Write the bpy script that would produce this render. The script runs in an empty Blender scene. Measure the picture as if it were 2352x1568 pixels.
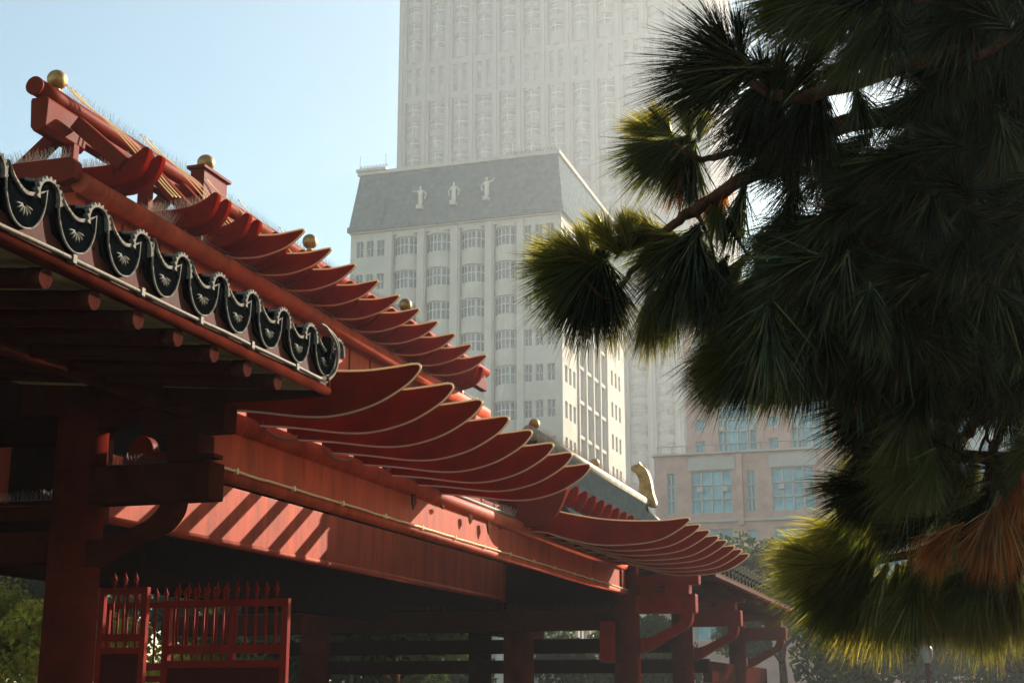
import bpy, bmesh, math, random
import numpy as np
from mathutils import Vector, Matrix
random.seed(7)
rng = np.random.default_rng(11)
sc = bpy.context.scene
COL = sc.collection
EYE = 1.6
# ---------------------------------------------------------------- camera model (metres; a = along the eaves, b = to the left, z above eye level)
FPX = 3300.0
PITCH = math.atan(816 / FPX)
YAW = math.atan(1081 / math.hypot(FPX, 816))
_c, _s = math.cos, math.sin
_H = (_c(YAW), _s(YAW)); _R = (_s(YAW), -_c(YAW), 0.0)
_F = (_c(PITCH) * _H[0], _c(PITCH) * _H[1], _s(PITCH)); _U = (-_s(PITCH) * _H[0], -_s(PITCH) * _H[1], _c(PITCH))

def ray(x, y):
    u = (x - 1176) / FPX; v = -(y - 784) / FPX
    return [_F[i] + u * _R[i] + v * _U[i] for i in range(3)]
def at_a(x, y, a):
    d = ray(x, y); t = a / d[0]; return (a, t * d[1], t * d[2])
def at_d(x, y, dep):
    d = ray(x, y); return (dep * d[0], dep * d[1], dep * d[2])
KS = 1.0       # metres per unit (the city blocks are drawn in larger units)
def W(p):
    return Vector((-p[1] * KS, p[0] * KS, p[2] * KS + EYE))

# ---------------------------------------------------------------- materials
def mat(name, col, rough=0.6, var=0.15, scale=3.0, bump=0.0, bscale=40.0, metal=0.0, col2=None, stretch=None, spec=0.5, dirt=None):
    m = bpy.data.materials.new(name); m.use_nodes = True
    nt = m.node_tree; N = nt.nodes; L = nt.links
    b = N['Principled BSDF']
    b.inputs['Roughness'].default_value = rough; b.inputs['Metallic'].default_value = metal
    b.inputs['Specular IOR Level'].default_value = spec
    tc = N.new('ShaderNodeTexCoord'); mp = N.new('ShaderNodeMapping')
    L.new(tc.outputs['Object'], mp.inputs['Vector'])
    if stretch: mp.inputs['Scale'].default_value = stretch
    nz = N.new('ShaderNodeTexNoise'); nz.inputs['Scale'].default_value = scale; nz.inputs['Detail'].default_value = 8; nz.inputs['Roughness'].default_value = 0.65
    L.new(mp.outputs[0], nz.inputs['Vector'])
    rp = N.new('ShaderNodeValToRGB')
    c2 = col2 or [max(0, c * (1 - 2.2 * var)) for c in col]
    rp.color_ramp.elements[0].position = 0.33; rp.color_ramp.elements[1].position = 0.68
    rp.color_ramp.elements[0].color = (*c2, 1); rp.color_ramp.elements[1].color = (*[min(1, c * (1 + var)) for c in col], 1)
    L.new(nz.outputs['Fac'], rp.inputs['Fac'])
    out = rp.outputs['Color']
    if dirt:
        n2 = N.new('ShaderNodeTexNoise'); n2.inputs['Scale'].default_value = dirt[1]; n2.inputs['Detail'].default_value = 10; n2.inputs['Roughness'].default_value = 0.75
        L.new(mp.outputs[0], n2.inputs['Vector'])
        r2 = N.new('ShaderNodeValToRGB'); r2.color_ramp.elements[0].position = dirt[2]; r2.color_ramp.elements[1].position = dirt[2] + 0.12
        L.new(n2.outputs['Fac'], r2.inputs['Fac'])
        mx = N.new('ShaderNodeMix'); mx.data_type = 'RGBA'
        L.new(r2.outputs['Color'], mx.inputs['Factor']); L.new(out, mx.inputs['A']); mx.inputs['B'].default_value = (*dirt[0], 1)
        out = mx.outputs['Result']
    L.new(out, b.inputs['Base Color'])
    mr = N.new('ShaderNodeMapRange'); mr.inputs['To Min'].default_value = max(0, rough - 0.1); mr.inputs['To Max'].default_value = min(1, rough + 0.15)
    L.new(nz.outputs['Fac'], mr.inputs['Value']); L.new(mr.outputs[0], b.inputs['Roughness'])
    if bump:
        n3 = N.new('ShaderNodeTexNoise'); n3.inputs['Scale'].default_value = bscale; n3.inputs['Detail'].default_value = 5
        L.new(mp.outputs[0], n3.inputs['Vector'])
        bp = N.new('ShaderNodeBump'); bp.inputs['Strength'].default_value = bump; bp.inputs['Distance'].default_value = 0.01
        L.new(n3.outputs['Fac'], bp.inputs['Height']); L.new(bp.outputs[0], b.inputs['Normal'])
    return m

M = {}
M['red'] = mat('red_paint', (0.15, 0.016, 0.005), 0.5, 0.12, 2.2, 0.15, 30, dirt=((0.05, 0.009, 0.006), 9, 0.6), spec=0.015)
M['fin'] = mat('fin_paint', (0.20, 0.008, 0.002), 0.6, 0.22, 2.2, 0.15, 40, dirt=((0.12, 0.006, 0.004), 6, 0.6), spec=0.0)
M['beam'] = mat('sunlit_beam_paint', (0.40, 0.066, 0.026), 0.6, 0.2, 2.6, 0.3, 26, stretch=(1, 1.4, 0.3), dirt=((0.17, 0.026, 0.016), 6, 0.56), spec=0.06)  # lighter copy of the red, sunlight on the beams put into its colour
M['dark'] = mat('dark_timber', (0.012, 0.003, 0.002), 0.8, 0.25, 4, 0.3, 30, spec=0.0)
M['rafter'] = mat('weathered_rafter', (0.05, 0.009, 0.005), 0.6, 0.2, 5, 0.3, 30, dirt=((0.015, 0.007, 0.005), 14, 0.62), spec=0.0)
M['log_end'] = mat('log_end', (0.07, 0.018, 0.013), 0.8, 0.3, 12, 0.6, 40, spec=0.0, dirt=((0.015, 0.01, 0.008), 16, 0.5))
M['board'] = mat('fascia_board', (0.085, 0.026, 0.018), 0.6, 0.2, 5, 0.2, 30, spec=0.02, dirt=((0.05, 0.02, 0.015), 18, 0.64))
M['soffit'] = mat('soffit_cream', (0.30, 0.24, 0.12), 0.7, 0.2, 6, spec=0.0)
M['rope'] = mat('rope_light', (0.60, 0.44, 0.28), 0.35, 0.15, 30)
M['conduit'] = mat('conduit', (0.17, 0.14, 0.10), 0.6, 0.2, 20, 0.3, 60, spec=.1)
M['gold'] = mat('gold_leaf', (0.42, 0.25, 0.08), 0.45, 0.3, 6, 0.3, 20, metal=0.75, dirt=((0.16, 0.09, 0.03), 8, 0.6))
M['tile'] = mat('black_glaze', (0.002, 0.0028, 0.0035), 0.6, 0.2, 8, 0.4, 30, spec=0.0)
M['rim'] = mat('worn_tile_edge', (0.26, 0.24, 0.20), 0.6, 0.25, 14, 0.4, 50, dirt=((0.035, 0.03, 0.025), 24, 0.5), spec=0.0)
M['spike'] = mat('steel_spike', (0.55, 0.40, 0.28), 0.4, 0.1, 10, metal=0.3)
M['steel'] = mat('clamp', (0.8, 0.78, 0.72), 0.25, 0.1, 10, metal=0.6)
M['gate'] = mat('gate_red', (0.19, 0.009, 0.004), 0.5, 0.15, 6, 0.1, 40, spec=0.03)
M['gridge'] = mat('grey_ridge_tile', (0.035, 0.045, 0.048), 0.7, 0.2, 6, 0.2, spec=0.0)
M['bark'] = mat('bark', (0.09, 0.04, 0.022), 0.85, 0.35, 14, 1.0, 40, spec=0.0)
M['stone'] = mat('pale_stone', (0.50, 0.465, 0.40), 0.9, 0.07, 0.25, spec=0.0, dirt=((0.38, 0.37, 0.33), 0.35, 0.62))
M['slate'] = mat('slate_roof', (0.10, 0.125, 0.13), 0.8, 0.2, 1.0, spec=0.0)
M['cladding'] = mat('tower_cladding', (0.29, 0.27, 0.26), 0.8, 0.06, 0.1, spec=0.0)
M['paleclad'] = mat('pale_pier', (0.30, 0.285, 0.28), 0.7, 0.06, 0.2, spec=0.0)
M['brick'] = mat('pink_brick', (0.56, 0.34, 0.28), 0.85, 0.1, 0.5, spec=0.0)
M['conc'] = mat('pale_concrete', (0.48, 0.43, 0.39), 0.8, 0.06, 0.4, spec=0.0)
M['white'] = mat('white_frame', (0.5, 0.5, 0.47), 0.5, 0.05, 2, spec=0.1)
M['statue'] = mat('white_statue', (0.66, 0.62, 0.52), 0.7, 0.08, 3, spec=0.0)
M['glass'] = mat('blue_glass', (0.11, 0.29, 0.36), 0.15, 0.5, 0.35, spec=0.5, col2=(0.05, 0.15, 0.19))
M['glass2'] = mat('grey_glass', (0.10, 0.13, 0.14), 0.2, 0.45, 0.3, spec=0.6)
M['towerglass'] = mat('tower_glass', (0.24, 0.25, 0.245), 0.35, 0.3, 0.3, spec=0.3)  # tower panes lightened to imitate haze; also the hotel's pale side strips
M['cream'] = mat('cream_pole', (0.34, 0.30, 0.22), 0.5, 0.2, 8, spec=0.06)
M['col'] = mat('column_paint', (0.075, 0.009, 0.005), 0.6, 0.2, 3, 0.2, 30, dirt=((0.035, 0.006, 0.004), 7, 0.6), spec=0.0)
M['iron'] = mat('iron', (0.05, 0.05, 0.05), 0.6, 0.2, 5)
M['ground'] = mat('paving', (0.07, 0.065, 0.06), 0.9, 0.15, 0.8, spec=0.0)
M['lampglass'] = mat('lamp_globe', (0.22, 0.22, 0.2), 0.3, 0.05, 3)
M['maroon'] = mat('maroon_post', (0.05, 0.006, 0.005), 0.7, 0.1, 6, spec=0.0)
M['teal'] = mat('teal_board', (0.10, 0.38, 0.40), 0.5, 0.05, 3)

def leafmat(name, col, trans=0.4, gloss=0.12, attr=True, rough=0.35):
    m = bpy.data.materials.new(name); m.use_nodes = True
    nt = m.node_tree; N = nt.nodes; L = nt.links
    for n in list(N): N.remove(n)
    o = N.new('ShaderNodeOutputMaterial')
    d = N.new('ShaderNodeBsdfDiffuse'); t = N.new('ShaderNodeBsdfTranslucent'); g = N.new('ShaderNodeBsdfGlossy')
    g.inputs['Roughness'].default_value = rough; g.inputs['Color'].default_value = (0.75, 0.78, 0.42, 1)
    at = N.new('ShaderNodeAttribute'); at.attribute_name = 'tint'
    mx = N.new('ShaderNodeMixShader'); mx.inputs[0].default_value = trans
    m2 = N.new('ShaderNodeMixShader'); m2.inputs[0].default_value = gloss
    if attr:
        L.new(at.outputs['Color'], d.inputs['Color'])
        bc = N.new('ShaderNodeVectorMath'); bc.operation = 'MULTIPLY'; bc.inputs[1].default_value = (1.7, 1.65, 0.7)
        L.new(at.outputs['Color'], bc.inputs[0]); L.new(bc.outputs[0], t.inputs['Color'])
    else:
        d.inputs['Color'].default_value = (*col, 1); t.inputs['Color'].default_value = (*[min(1, c * 1.15) for c in col], 1)
    L.new(d.outputs[0], mx.inputs[1]); L.new(t.outputs[0], mx.inputs[2])
    L.new(mx.outputs[0], m2.inputs[1]); L.new(g.outputs[0], m2.inputs[2]); L.new(m2.outputs[0], o.inputs['Surface'])
    return m
M['rope'] = leafmat('rope_light_tube', (.74, .58, .38), .5, .08, attr=False)
M['needle'] = leafmat('pine_needles', (0.05, 0.08, 0.02), 0.6, 0.045, rough=.18)
M['leaf'] = leafmat('leaves', (0.05, 0.08, 0.02), 0.35, 0.05, rough=0.5)

# ---------------------------------------------------------------- mesh builder in (a, b, z)
class MB:
    def __init__(s): s.v = []; s.f = []; s.m = []; s.sm = []
    def add(s, vs, fs, mi=0, smooth=False):
        o = len(s.v); s.v.extend(vs)
        for f in fs: s.f.append([i + o for i in f]); s.m.append(mi); s.sm.append(smooth)
    def box(s, a0, a1, b0, b1, z0, z1, mi=0):
        vs = [(a, b, z) for a in (a0, a1) for b in (b0, b1) for z in (z0, z1)]
        s.add(vs, [(0, 1, 3, 2), (4, 6, 7, 5), (0, 4, 5, 1), (2, 3, 7, 6), (0, 2, 6, 4), (1, 5, 7, 3)], mi)
    def bar(s, p, q, w, h, mi=0, up=(0, 0, 1)):
        p = Vector(p); q = Vector(q); d = (q - p).normalized(); u = Vector(up)
        sd = d.cross(u).normalized(); u = sd.cross(d).normalized()
        vs = []
        for c in (p, q):
            for i, j in ((-1, -1), (1, -1), (1, 1), (-1, 1)): vs.append(tuple(c + sd * (i * w / 2) + u * (j * h / 2)))
        s.add(vs, [(0, 3, 2, 1), (4, 5, 6, 7), (0, 1, 5, 4), (1, 2, 6, 5), (2, 3, 7, 6), (3, 0, 4, 7)], mi)
    def prism(s, prof, a0, a1, mi=0):           # outline in (b, z), thickness along a
        n = len(prof); vs = [(a0, b, z) for b, z in prof] + [(a1, b, z) for b, z in prof]
        s.add(vs, [tuple(range(n)), tuple(range(2 * n - 1, n - 1, -1))] + [(i, (i + 1) % n, n + (i + 1) % n, n + i) for i in range(n)], mi)
    def prismb(s, prof, b0, b1, mi=0):          # outline in (a, z), thickness along b
        n = len(prof); vs = [(a, b0, z) for a, z in prof] + [(a, b1, z) for a, z in prof]
        s.add(vs, [tuple(range(n)), tuple(range(2 * n - 1, n - 1, -1))] + [(i, (i + 1) % n, n + (i + 1) % n, n + i) for i in range(n)], mi)
    def tube(s, pts, r, n=10, mi=0, closed=False, cap=True):
        P = [Vector(p) for p in pts]; k = len(P); rs = r if hasattr(r, '__len__') else [r] * k
        vs = []; ref = None
        for i in range(k):
            if closed: d = P[(i + 1) % k] - P[i - 1]
            else: d = P[min(i + 1, k - 1)] - P[max(i - 1, 0)]
            if d.length < 1e-9: d = Vector((1, 0, 0))
            d.normalize()
            if ref is None:
                ref = Vector((0, 0, 1)) if abs(d.z) < 0.9 else Vector((1, 0, 0))
            x = (ref - d * ref.dot(d))
            if x.length < 1e-4: x = Vector((0.3, 1, 0)) - d * d.dot(Vector((0.3, 1, 0)))
            x.normalize(); ref = x; y = d.cross(x)
            for j in range(n):
                t = 2 * math.pi * j / n; vs.append(tuple(P[i] + x * (rs[i] * math.cos(t)) + y * (rs[i] * math.sin(t))))
        fs = []
        for i in range(k if closed else k - 1):
            for j in range(n):
                fs.append((i * n + j, i * n + (j + 1) % n, ((i + 1) % k) * n + (j + 1) % n, ((i + 1) % k) * n + j))
        s.add(vs, fs, mi, True)
        if cap and not closed:
            s.add([vs[j] for j in range(n)], [tuple(range(n - 1, -1, -1))], mi); s.add([vs[(k - 1) * n + j] for j in range(n)], [tuple(range(n))], mi)
    def ball(s, c, r, n=20, mi=0, sq=1.0):
        vs = []; fs = []; h = n // 2
        for i in range(h + 1):
            ph = math.pi * i / h
            for j in range(n):
                t = 2 * math.pi * j / n
                vs.append((c[0] + r * math.sin(ph) * math.cos(t), c[1] + r * math.sin(ph) * math.sin(t), c[2] + r * sq * math.cos(ph)))
        for i in range(h):
            for j in range(n): fs.append((i * n + j, i * n + (j + 1) % n, (i + 1) * n + (j + 1) % n, (i + 1) * n + j))
        s.add(vs, fs, mi, True)
    def lathe(s, c, prof, n=28, mi=0):
        vs = []; fs = []
        for r, z in prof:
            for j in range(n):
                t = 2 * math.pi * j / n; vs.append((c[0] + r * math.cos(t), c[1] + r * math.sin(t), c[2] + z))
        for i in range(len(prof) - 1):
            for j in range(n): fs.append((i * n + j, i * n + (j + 1) % n, (i + 1) * n + (j + 1) % n, (i + 1) * n + j))
        s.add(vs, fs, mi, True)
    def build(s, name, mats, parent=None, bevel=0.0, origin=None, fix=True):
        if not isinstance(mats, (list, tuple)): mats = [mats]
        org = Vector((0, 0, 0))
        if parent is not None and origin is None:
            q = parent
            while q is not None: org += q.location; q = q.parent
        elif origin is not None: org = W(origin)
        me = bpy.data.meshes.new(name)
        me.from_pydata([tuple(W(p) - org) for p in s.v], [], s.f)
        for m in mats: me.materials.append(m)
        me.polygons.foreach_set('material_index', s.m); me.polygons.foreach_set('use_smooth', s.sm)
        if fix:
            bm = bmesh.new(); bm.from_mesh(me)
            bmesh.ops.remove_doubles(bm, verts=bm.verts, dist=1e-5)
            bmesh.ops.recalc_face_normals(bm, faces=bm.faces); bm.to_mesh(me); bm.free()
        o = bpy.data.objects.new(name, me); COL.objects.link(o)
        if parent is not None:
            o.parent = parent
            if origin is not None:
                q = parent; acc = Vector((0, 0, 0))
                while q is not None: acc += q.location; q = q.parent
                o.location = org - acc
        elif origin is not None: o.location = org
        if bevel:
            bv = o.modifiers.new('bevel', 'BEVEL'); bv.width = bevel; bv.segments = 2; bv.limit_method = 'ANGLE'; bv.angle_limit = math.radians(40)
        return o

def tag(o, label=None, cat=None, group=None, kind=None):
    if label: o['label'] = label
    if cat: o['category'] = cat
    if group: o['group'] = group
    if kind: o['kind'] = kind
    return o
def thing(name, loc, label, cat, group=None):
    o = bpy.data.objects.new(name, None); COL.objects.link(o); o.location = W(loc); o.empty_display_size = 0.3
    return tag(o, label, cat, group)
def copy_part(o, parent, delta):
    c = o.copy(); COL.objects.link(c); c.parent = parent
    c.location = o.location + Vector((-delta[1], delta[0], delta[2]))
    k = {'drip_tile': 2.2, 'roof_fin': .45, 'horn': .5, 'log_rafter': .5}.get(o.name.split('.')[0], 0)
    if k: c.rotation_euler = [math.radians(random.gauss(0, k * .5)) for _ in range(3)]
    for ch in list(o.children):
        d = ch.copy(); COL.objects.link(d); d.parent = c
    return c

def smooth_curve(pts, n=6, closed=False):
    P = [Vector((*p, 0)) if len(p) == 2 else Vector(p) for p in pts]; out = []
    k = len(P)
    for i in range(k if closed else k - 1):
        p0 = P[(i - 1) % k] if closed else P[max(i - 1, 0)]; p1 = P[i]; p2 = P[(i + 1) % k]; p3 = P[(i + 2) % k] if closed else P[min(i + 2, k - 1)]
        for j in range(n):
            t = j / n
            out.append(0.5 * ((2 * p1) + (p2 - p0) * t + (2 * p0 - 5 * p1 + 4 * p2 - p3) * t * t + (3 * p1 - p0 - 3 * p2 + p3) * t ** 3))
    if not closed: out.append(P[-1])
    return [tuple(v[:2]) if len(pts[0]) == 2 else tuple(v) for v in out]

def spikes(mb, path, h=0.1, step=0.022, fan=0.55, r=0.0014, lean=0.0):
    pts = [Vector(p) for p in path]
    for i in range(len(pts) - 1):
        p, q = pts[i], pts[i + 1]; d = q - p; L = d.length; dn = d.normalized()
        sd = dn.cross(Vector((0, 0, 1))).normalized(); up = sd.cross(dn).normalized()
        mb.bar(p, q, .02, .004)
        for k in range(int(L / step)):
            base = p + d * ((k + random.random() * 0.5) / (L / step))
            for s_ in (-1, 0, 1):
                t = base + (up + sd * (fan * s_ + random.uniform(-.12, .12)) + dn * (lean + random.uniform(-.2, .2))).normalized() * h * random.uniform(.8, 1.1)
                a = sd * r; b = dn * r
                mb.add([tuple(base - a - b), tuple(base + a - b), tuple(base + b * 1.5), tuple(t - a * .6), tuple(t + a * .6), tuple(t + b)], [(0, 1, 4, 3), (1, 2, 5, 4), (2, 0, 3, 5)])

S = 0.7
# ================================================================= covered walkway (lower roof fins, fascia, columns)
walk = thing('covered_walkway', (9.5, 5.47, -EYE), 'long red covered walkway with curved roof fins above a deep red beam on round columns', 'pavilion')
R2 = [(5.50, 2.13), (5.08, 2.085), (4.64, 2.02), (4.36, 2.02), (4.08, 2.085), (3.85, 2.205), (3.75, 2.30), (3.738, 2.345), (3.78, 2.365), (3.95, 2.352), (4.23, 2.343), (4.7, 2.385), (5.15, 2.46), (5.50, 2.54)]
R3 = [(5.50, 2.07), (5.20, 2.05), (4.96, 1.975), (4.52, 1.872), (4.05, 1.862), (3.7, 1.91), (3.45, 2.03), (3.33, 2.125), (3.325, 2.155), (3.37, 2.17), (3.75, 2.148), (4.4, 2.19), (5.0, 2.31), (5.50, 2.46)]
def make_fin(prof, a0, parent, th=0.022, ropes=True, first=0, rr=0.008):
    base = smooth_curve(prof, 6)
    m = MB(); m.prism(base, a0, a0 + th)
    f = m.build('roof_fin', M['fin'], parent, origin=(a0, prof[0][0], prof[0][1]))
    if ropes:
        r = MB(); pts = base[first:]
        cx = sum(p[0] for p in base) / len(base); cz = sum(p[1] for p in base) / len(base)
        r.tube([(a0 - 0.004, b, z) for b, z in pts], rr, 6)
        bb = W((a0, prof[0][0], prof[0][1]))
        ro = r.build('rope_light', M['rope'], None)
        ro.data.transform(Matrix.Translation(-bb)); ro.parent = f
    return f
f2 = make_fin(R2, 9.55, walk)
for i in range(1, 8): copy_part(f2, walk, (i * S, 0, 0))
f3 = make_fin(R3, 17.75, walk)
for i in range(1, 8): copy_part(f3, walk, (i * S, 0, 0))
m = MB(); m.prism([(5.48, 2.40), (5.0, 2.27), (4.4, 2.15), (4.4, 2.13), (5.0, 2.25), (5.48, 2.38)], 17.78, 23.2); m.build('shade_deck', M['red'], walk)  # unseen boards added over these fins to keep sun off the fascia
# heavy bracket horns closing each run
for aa in (17.45,):
    m = MB(); prof = smooth_curve([(5.5, 2.1), (5.2, 2.1), (5.0, 2.2), (4.87, 2.42), (4.80, 2.66), (4.86, 2.70), (4.98, 2.62), (5.15, 2.56), (5.5, 2.56)], 5)
    m.prism(prof, aa, aa + 0.1) if aa > 17 else m.prism([(b, 2.1 + (z - 2.1) * .5) for b, z in prof], aa, aa + 0.08)
    m.build('bracket_horn', M['red'], walk, 0.01)
# purlin
m = MB(); m.tube([(9.5, 5.47, 2.09), (23.4, 5.47, 2.09)], 0.088, 24); m.build('purlin', M['beam'], walk)
m = MB(); m.box(9.5, 23.38, 5.45, 5.50, 1.66, 2.03); m.build('fascia_beam', M['beam'], walk, 0.006)
m = MB(); m.tube([(9.5, 5.455, 1.655), (23.4, 5.455, 1.655)], 0.05, 18); m.build('beam_moulding', M['beam'], walk)
def wobble(a0, a1, b, z, n=60, amp=0.004):
    return [(a0 + (a1 - a0) * i / n, b + random.uniform(-amp, amp), z + random.uniform(-amp, amp)) for i in range(n + 1)]
m = MB(); m.tube(wobble(9.5, 23.3, 5.40, 1.70, 70), 0.011, 7)
m.tube([(23.3, 5.40, 1.70), (23.36, 5.40, 1.72), (23.4, 5.38, 1.85), (23.38, 5.38, 2.0), (23.3, 5.38, 2.1)], 0.012, 7)
for k in range(14): m.box(9.9 + k, 9.93 + k, 5.386, 5.414, 1.68, 1.725)
m.build('rope_light', M['rope'], walk)
# drooping loops of cable between fins and purlin
m = MB()
for a0 in (10.25, 11.4):
    m = MB(); m.tube(smooth_curve([(a0, 5.37, 2.15), (a0 + .05, 5.36, 2.10), (a0 + .3, 5.375, 2.075), (a0 + .55, 5.375, 2.10), (a0 + .65, 5.38, 2.15)], 5), 0.008, 6); m.build('cable', M['conduit'], walk)
for a0 in (18.7, 20.1, 22.2):
    m = MB(); m.tube(smooth_curve([(a0, 5.37, 2.13), (a0 + .05, 5.36, 2.085), (a0 + .3, 5.375, 2.07), (a0 + .55, 5.375, 2.09), (a0 + .65, 5.38, 2.13)], 5), 0.008, 6); m.build('cable', M['conduit'], walk)
m = MB(); m.tube([(13.0, 5.42, 2.185), (17.1, 5.42, 2.185)], 0.02, 8); m.build('conduit', M['conduit'], walk)
m = MB(); spikes(m, [(14.9, 5.45, 2.18), (17.3, 5.45, 2.18)], 0.12, 0.05, 0.5, 0.0022); m.build('bird_spikes', M['spike'], walk)
# dry leaves and rags caught under the purlin
for a0, l in ((13.55, .1), (15.3, .07), (15.95, .1), (14.4, .03), (16.4, .03)):
    prof = [(a0, 2.0), (a0 + .09, 2.01), (a0 + .12, 2.0 - l * .7), (a0 + .05, 2.0 - l * 1.5), (a0 + .01, 2.0 - l)]
    m = MB(); m.prismb(prof, 5.37, 5.385); m.build('caught_leaf', M['bark'], walk)
# pergola rafters from purlin up to frieze (they cast the slanting stripes on the inner beam)
m = MB(); m.bar((11.6, 5.5, 2.42), (11.6, 7.7, 3.25), 0.16, 0.09, up=(0, -.35, 1))
r0 = m.build('rafter', M['red'], walk, 0.008, origin=(11.6, 5.5, 2.42))
for k in range(1, 17):
    if 11.6 + k * S < 23: copy_part(r0, walk, (k * S, 0, 0))
# inner beam, lit in stripes
m = MB(); m.box(9.6, 25.2, 7.85, 7.93, 1.66, 2.28); m.build('inner_beam', M['beam'], walk, 0.006)
m = MB(); m.tube([(9.6, 7.86, 1.65), (25.2, 7.86, 1.65)], 0.04, 14); m.build('inner_moulding', M['beam'], walk)
# columns
def column(parent, a, b, r, z1, m_=None, name='column'):
    m = MB(); m.lathe((a, b, 0), [(r * 1.25, -EYE), (r * 1.25, -EYE + .12), (r * 1.05, -EYE + .16), (r * 1.04, -.5), (r, z1)], 32)
    return m.build(name, m_ or M['col'], parent)
column(walk, 23.4, 5.47, 0.21, 2.1)
column(walk, 25.4, 7.95, 0.27, 1.9)
column(walk, 23.3, 11.0, 0.25, 2.6)
column(walk, 28.1, 5.47, 0.2, 2.0)
column(walk, 34.9, 5.47, 0.2, 2.0)
column(walk, 31.0, 10.6, 0.25, 2.0, M['dark'])
m = MB(); m.box(23.12, 23.55, 5.62, 5.86, .55, 1.2); m.build('junction_box', M['gate'], walk, 0.015)
# brackets with curved braces on the far columns
def bracket(parent, a, b0, z, red, L=1.15):
    m = MB(); m.box(a - .12, a + .12, b0 - L, b0, z - .15, z + .15); arm = m.build('bracket_arm', red, parent, 0.012)
    m = MB(); m.box(a - .1, a + .1, b0 - L - .06, b0, z + .30, z + .46); m.build('bracket_arm', red, parent, 0.012)
    m = MB(); m.box(a - .14, a + .14, b0 - L + .1, b0 - L + .5, z + .151, z + .298); m.build('bracket_block', red, parent, 0.012)
    up = [(b0 - .12, z - .55), (b0 - .3, z - .52), (b0 - .55, z - .40), (b0 - .75, z - .30), (b0 - .82, z - .15)]
    lo = [(b0 - .99, z - .15), (b0 - .95, z - .33), (b0 - .78, z - .45), (b0 - .5, z - .60), (b0 - .3, z - .72), (b0 - .12, z - .79)]
    m = MB(); m.prism(smooth_curve(up, 5) + smooth_curve(lo, 5), a - .09, a + .09); m.build('curved_brace', red, parent, 0.008)
for aa in (23.4, 28.1, 34.9): bracket(walk, aa, 5.35, 1.47 if aa < 30 else 1.45, M['gate'] if aa < 30 else M['red'], 1.05)
# interior
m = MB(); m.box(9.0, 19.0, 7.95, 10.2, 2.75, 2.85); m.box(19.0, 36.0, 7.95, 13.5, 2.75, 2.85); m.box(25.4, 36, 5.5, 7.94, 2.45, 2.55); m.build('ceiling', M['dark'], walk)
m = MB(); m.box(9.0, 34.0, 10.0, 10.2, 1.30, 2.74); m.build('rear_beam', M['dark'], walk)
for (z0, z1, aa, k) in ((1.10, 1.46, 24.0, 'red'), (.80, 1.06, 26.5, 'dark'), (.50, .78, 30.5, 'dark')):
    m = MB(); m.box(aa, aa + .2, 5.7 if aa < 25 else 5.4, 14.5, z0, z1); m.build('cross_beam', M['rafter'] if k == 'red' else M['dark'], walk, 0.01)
m = MB(); m.box(24.3, 24.4, 5.7, 7.84, 1.40, 2.44); m.build('dark_infill', M['dark'], walk)  # added dark sheet closing the gap so the interior reads as shade
m = MB(); m.box(24.3, 24.4, 7.95, 13, 1.5, 2.74); m.build('dark_infill', M['dark'], walk)
m = MB(); m.box(31.5, 40.0, 5.5, 5.7, .3, .75); m.build('cross_beam', M['rafter'], walk, 0.01)
m = MB(); m.box(22.9, 35, 5.42, 5.62, 1.72, 2.0); m.build('eave_beam', M['red'], walk, 0.01)
m = MB(); spikes(m, [(24.0, 5.9, 1.47), (24.0, 10.8, 1.47)], 0.09, 0.06, 0.4, 0.002); m.build('bird_spikes', M['iron'], walk)

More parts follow.
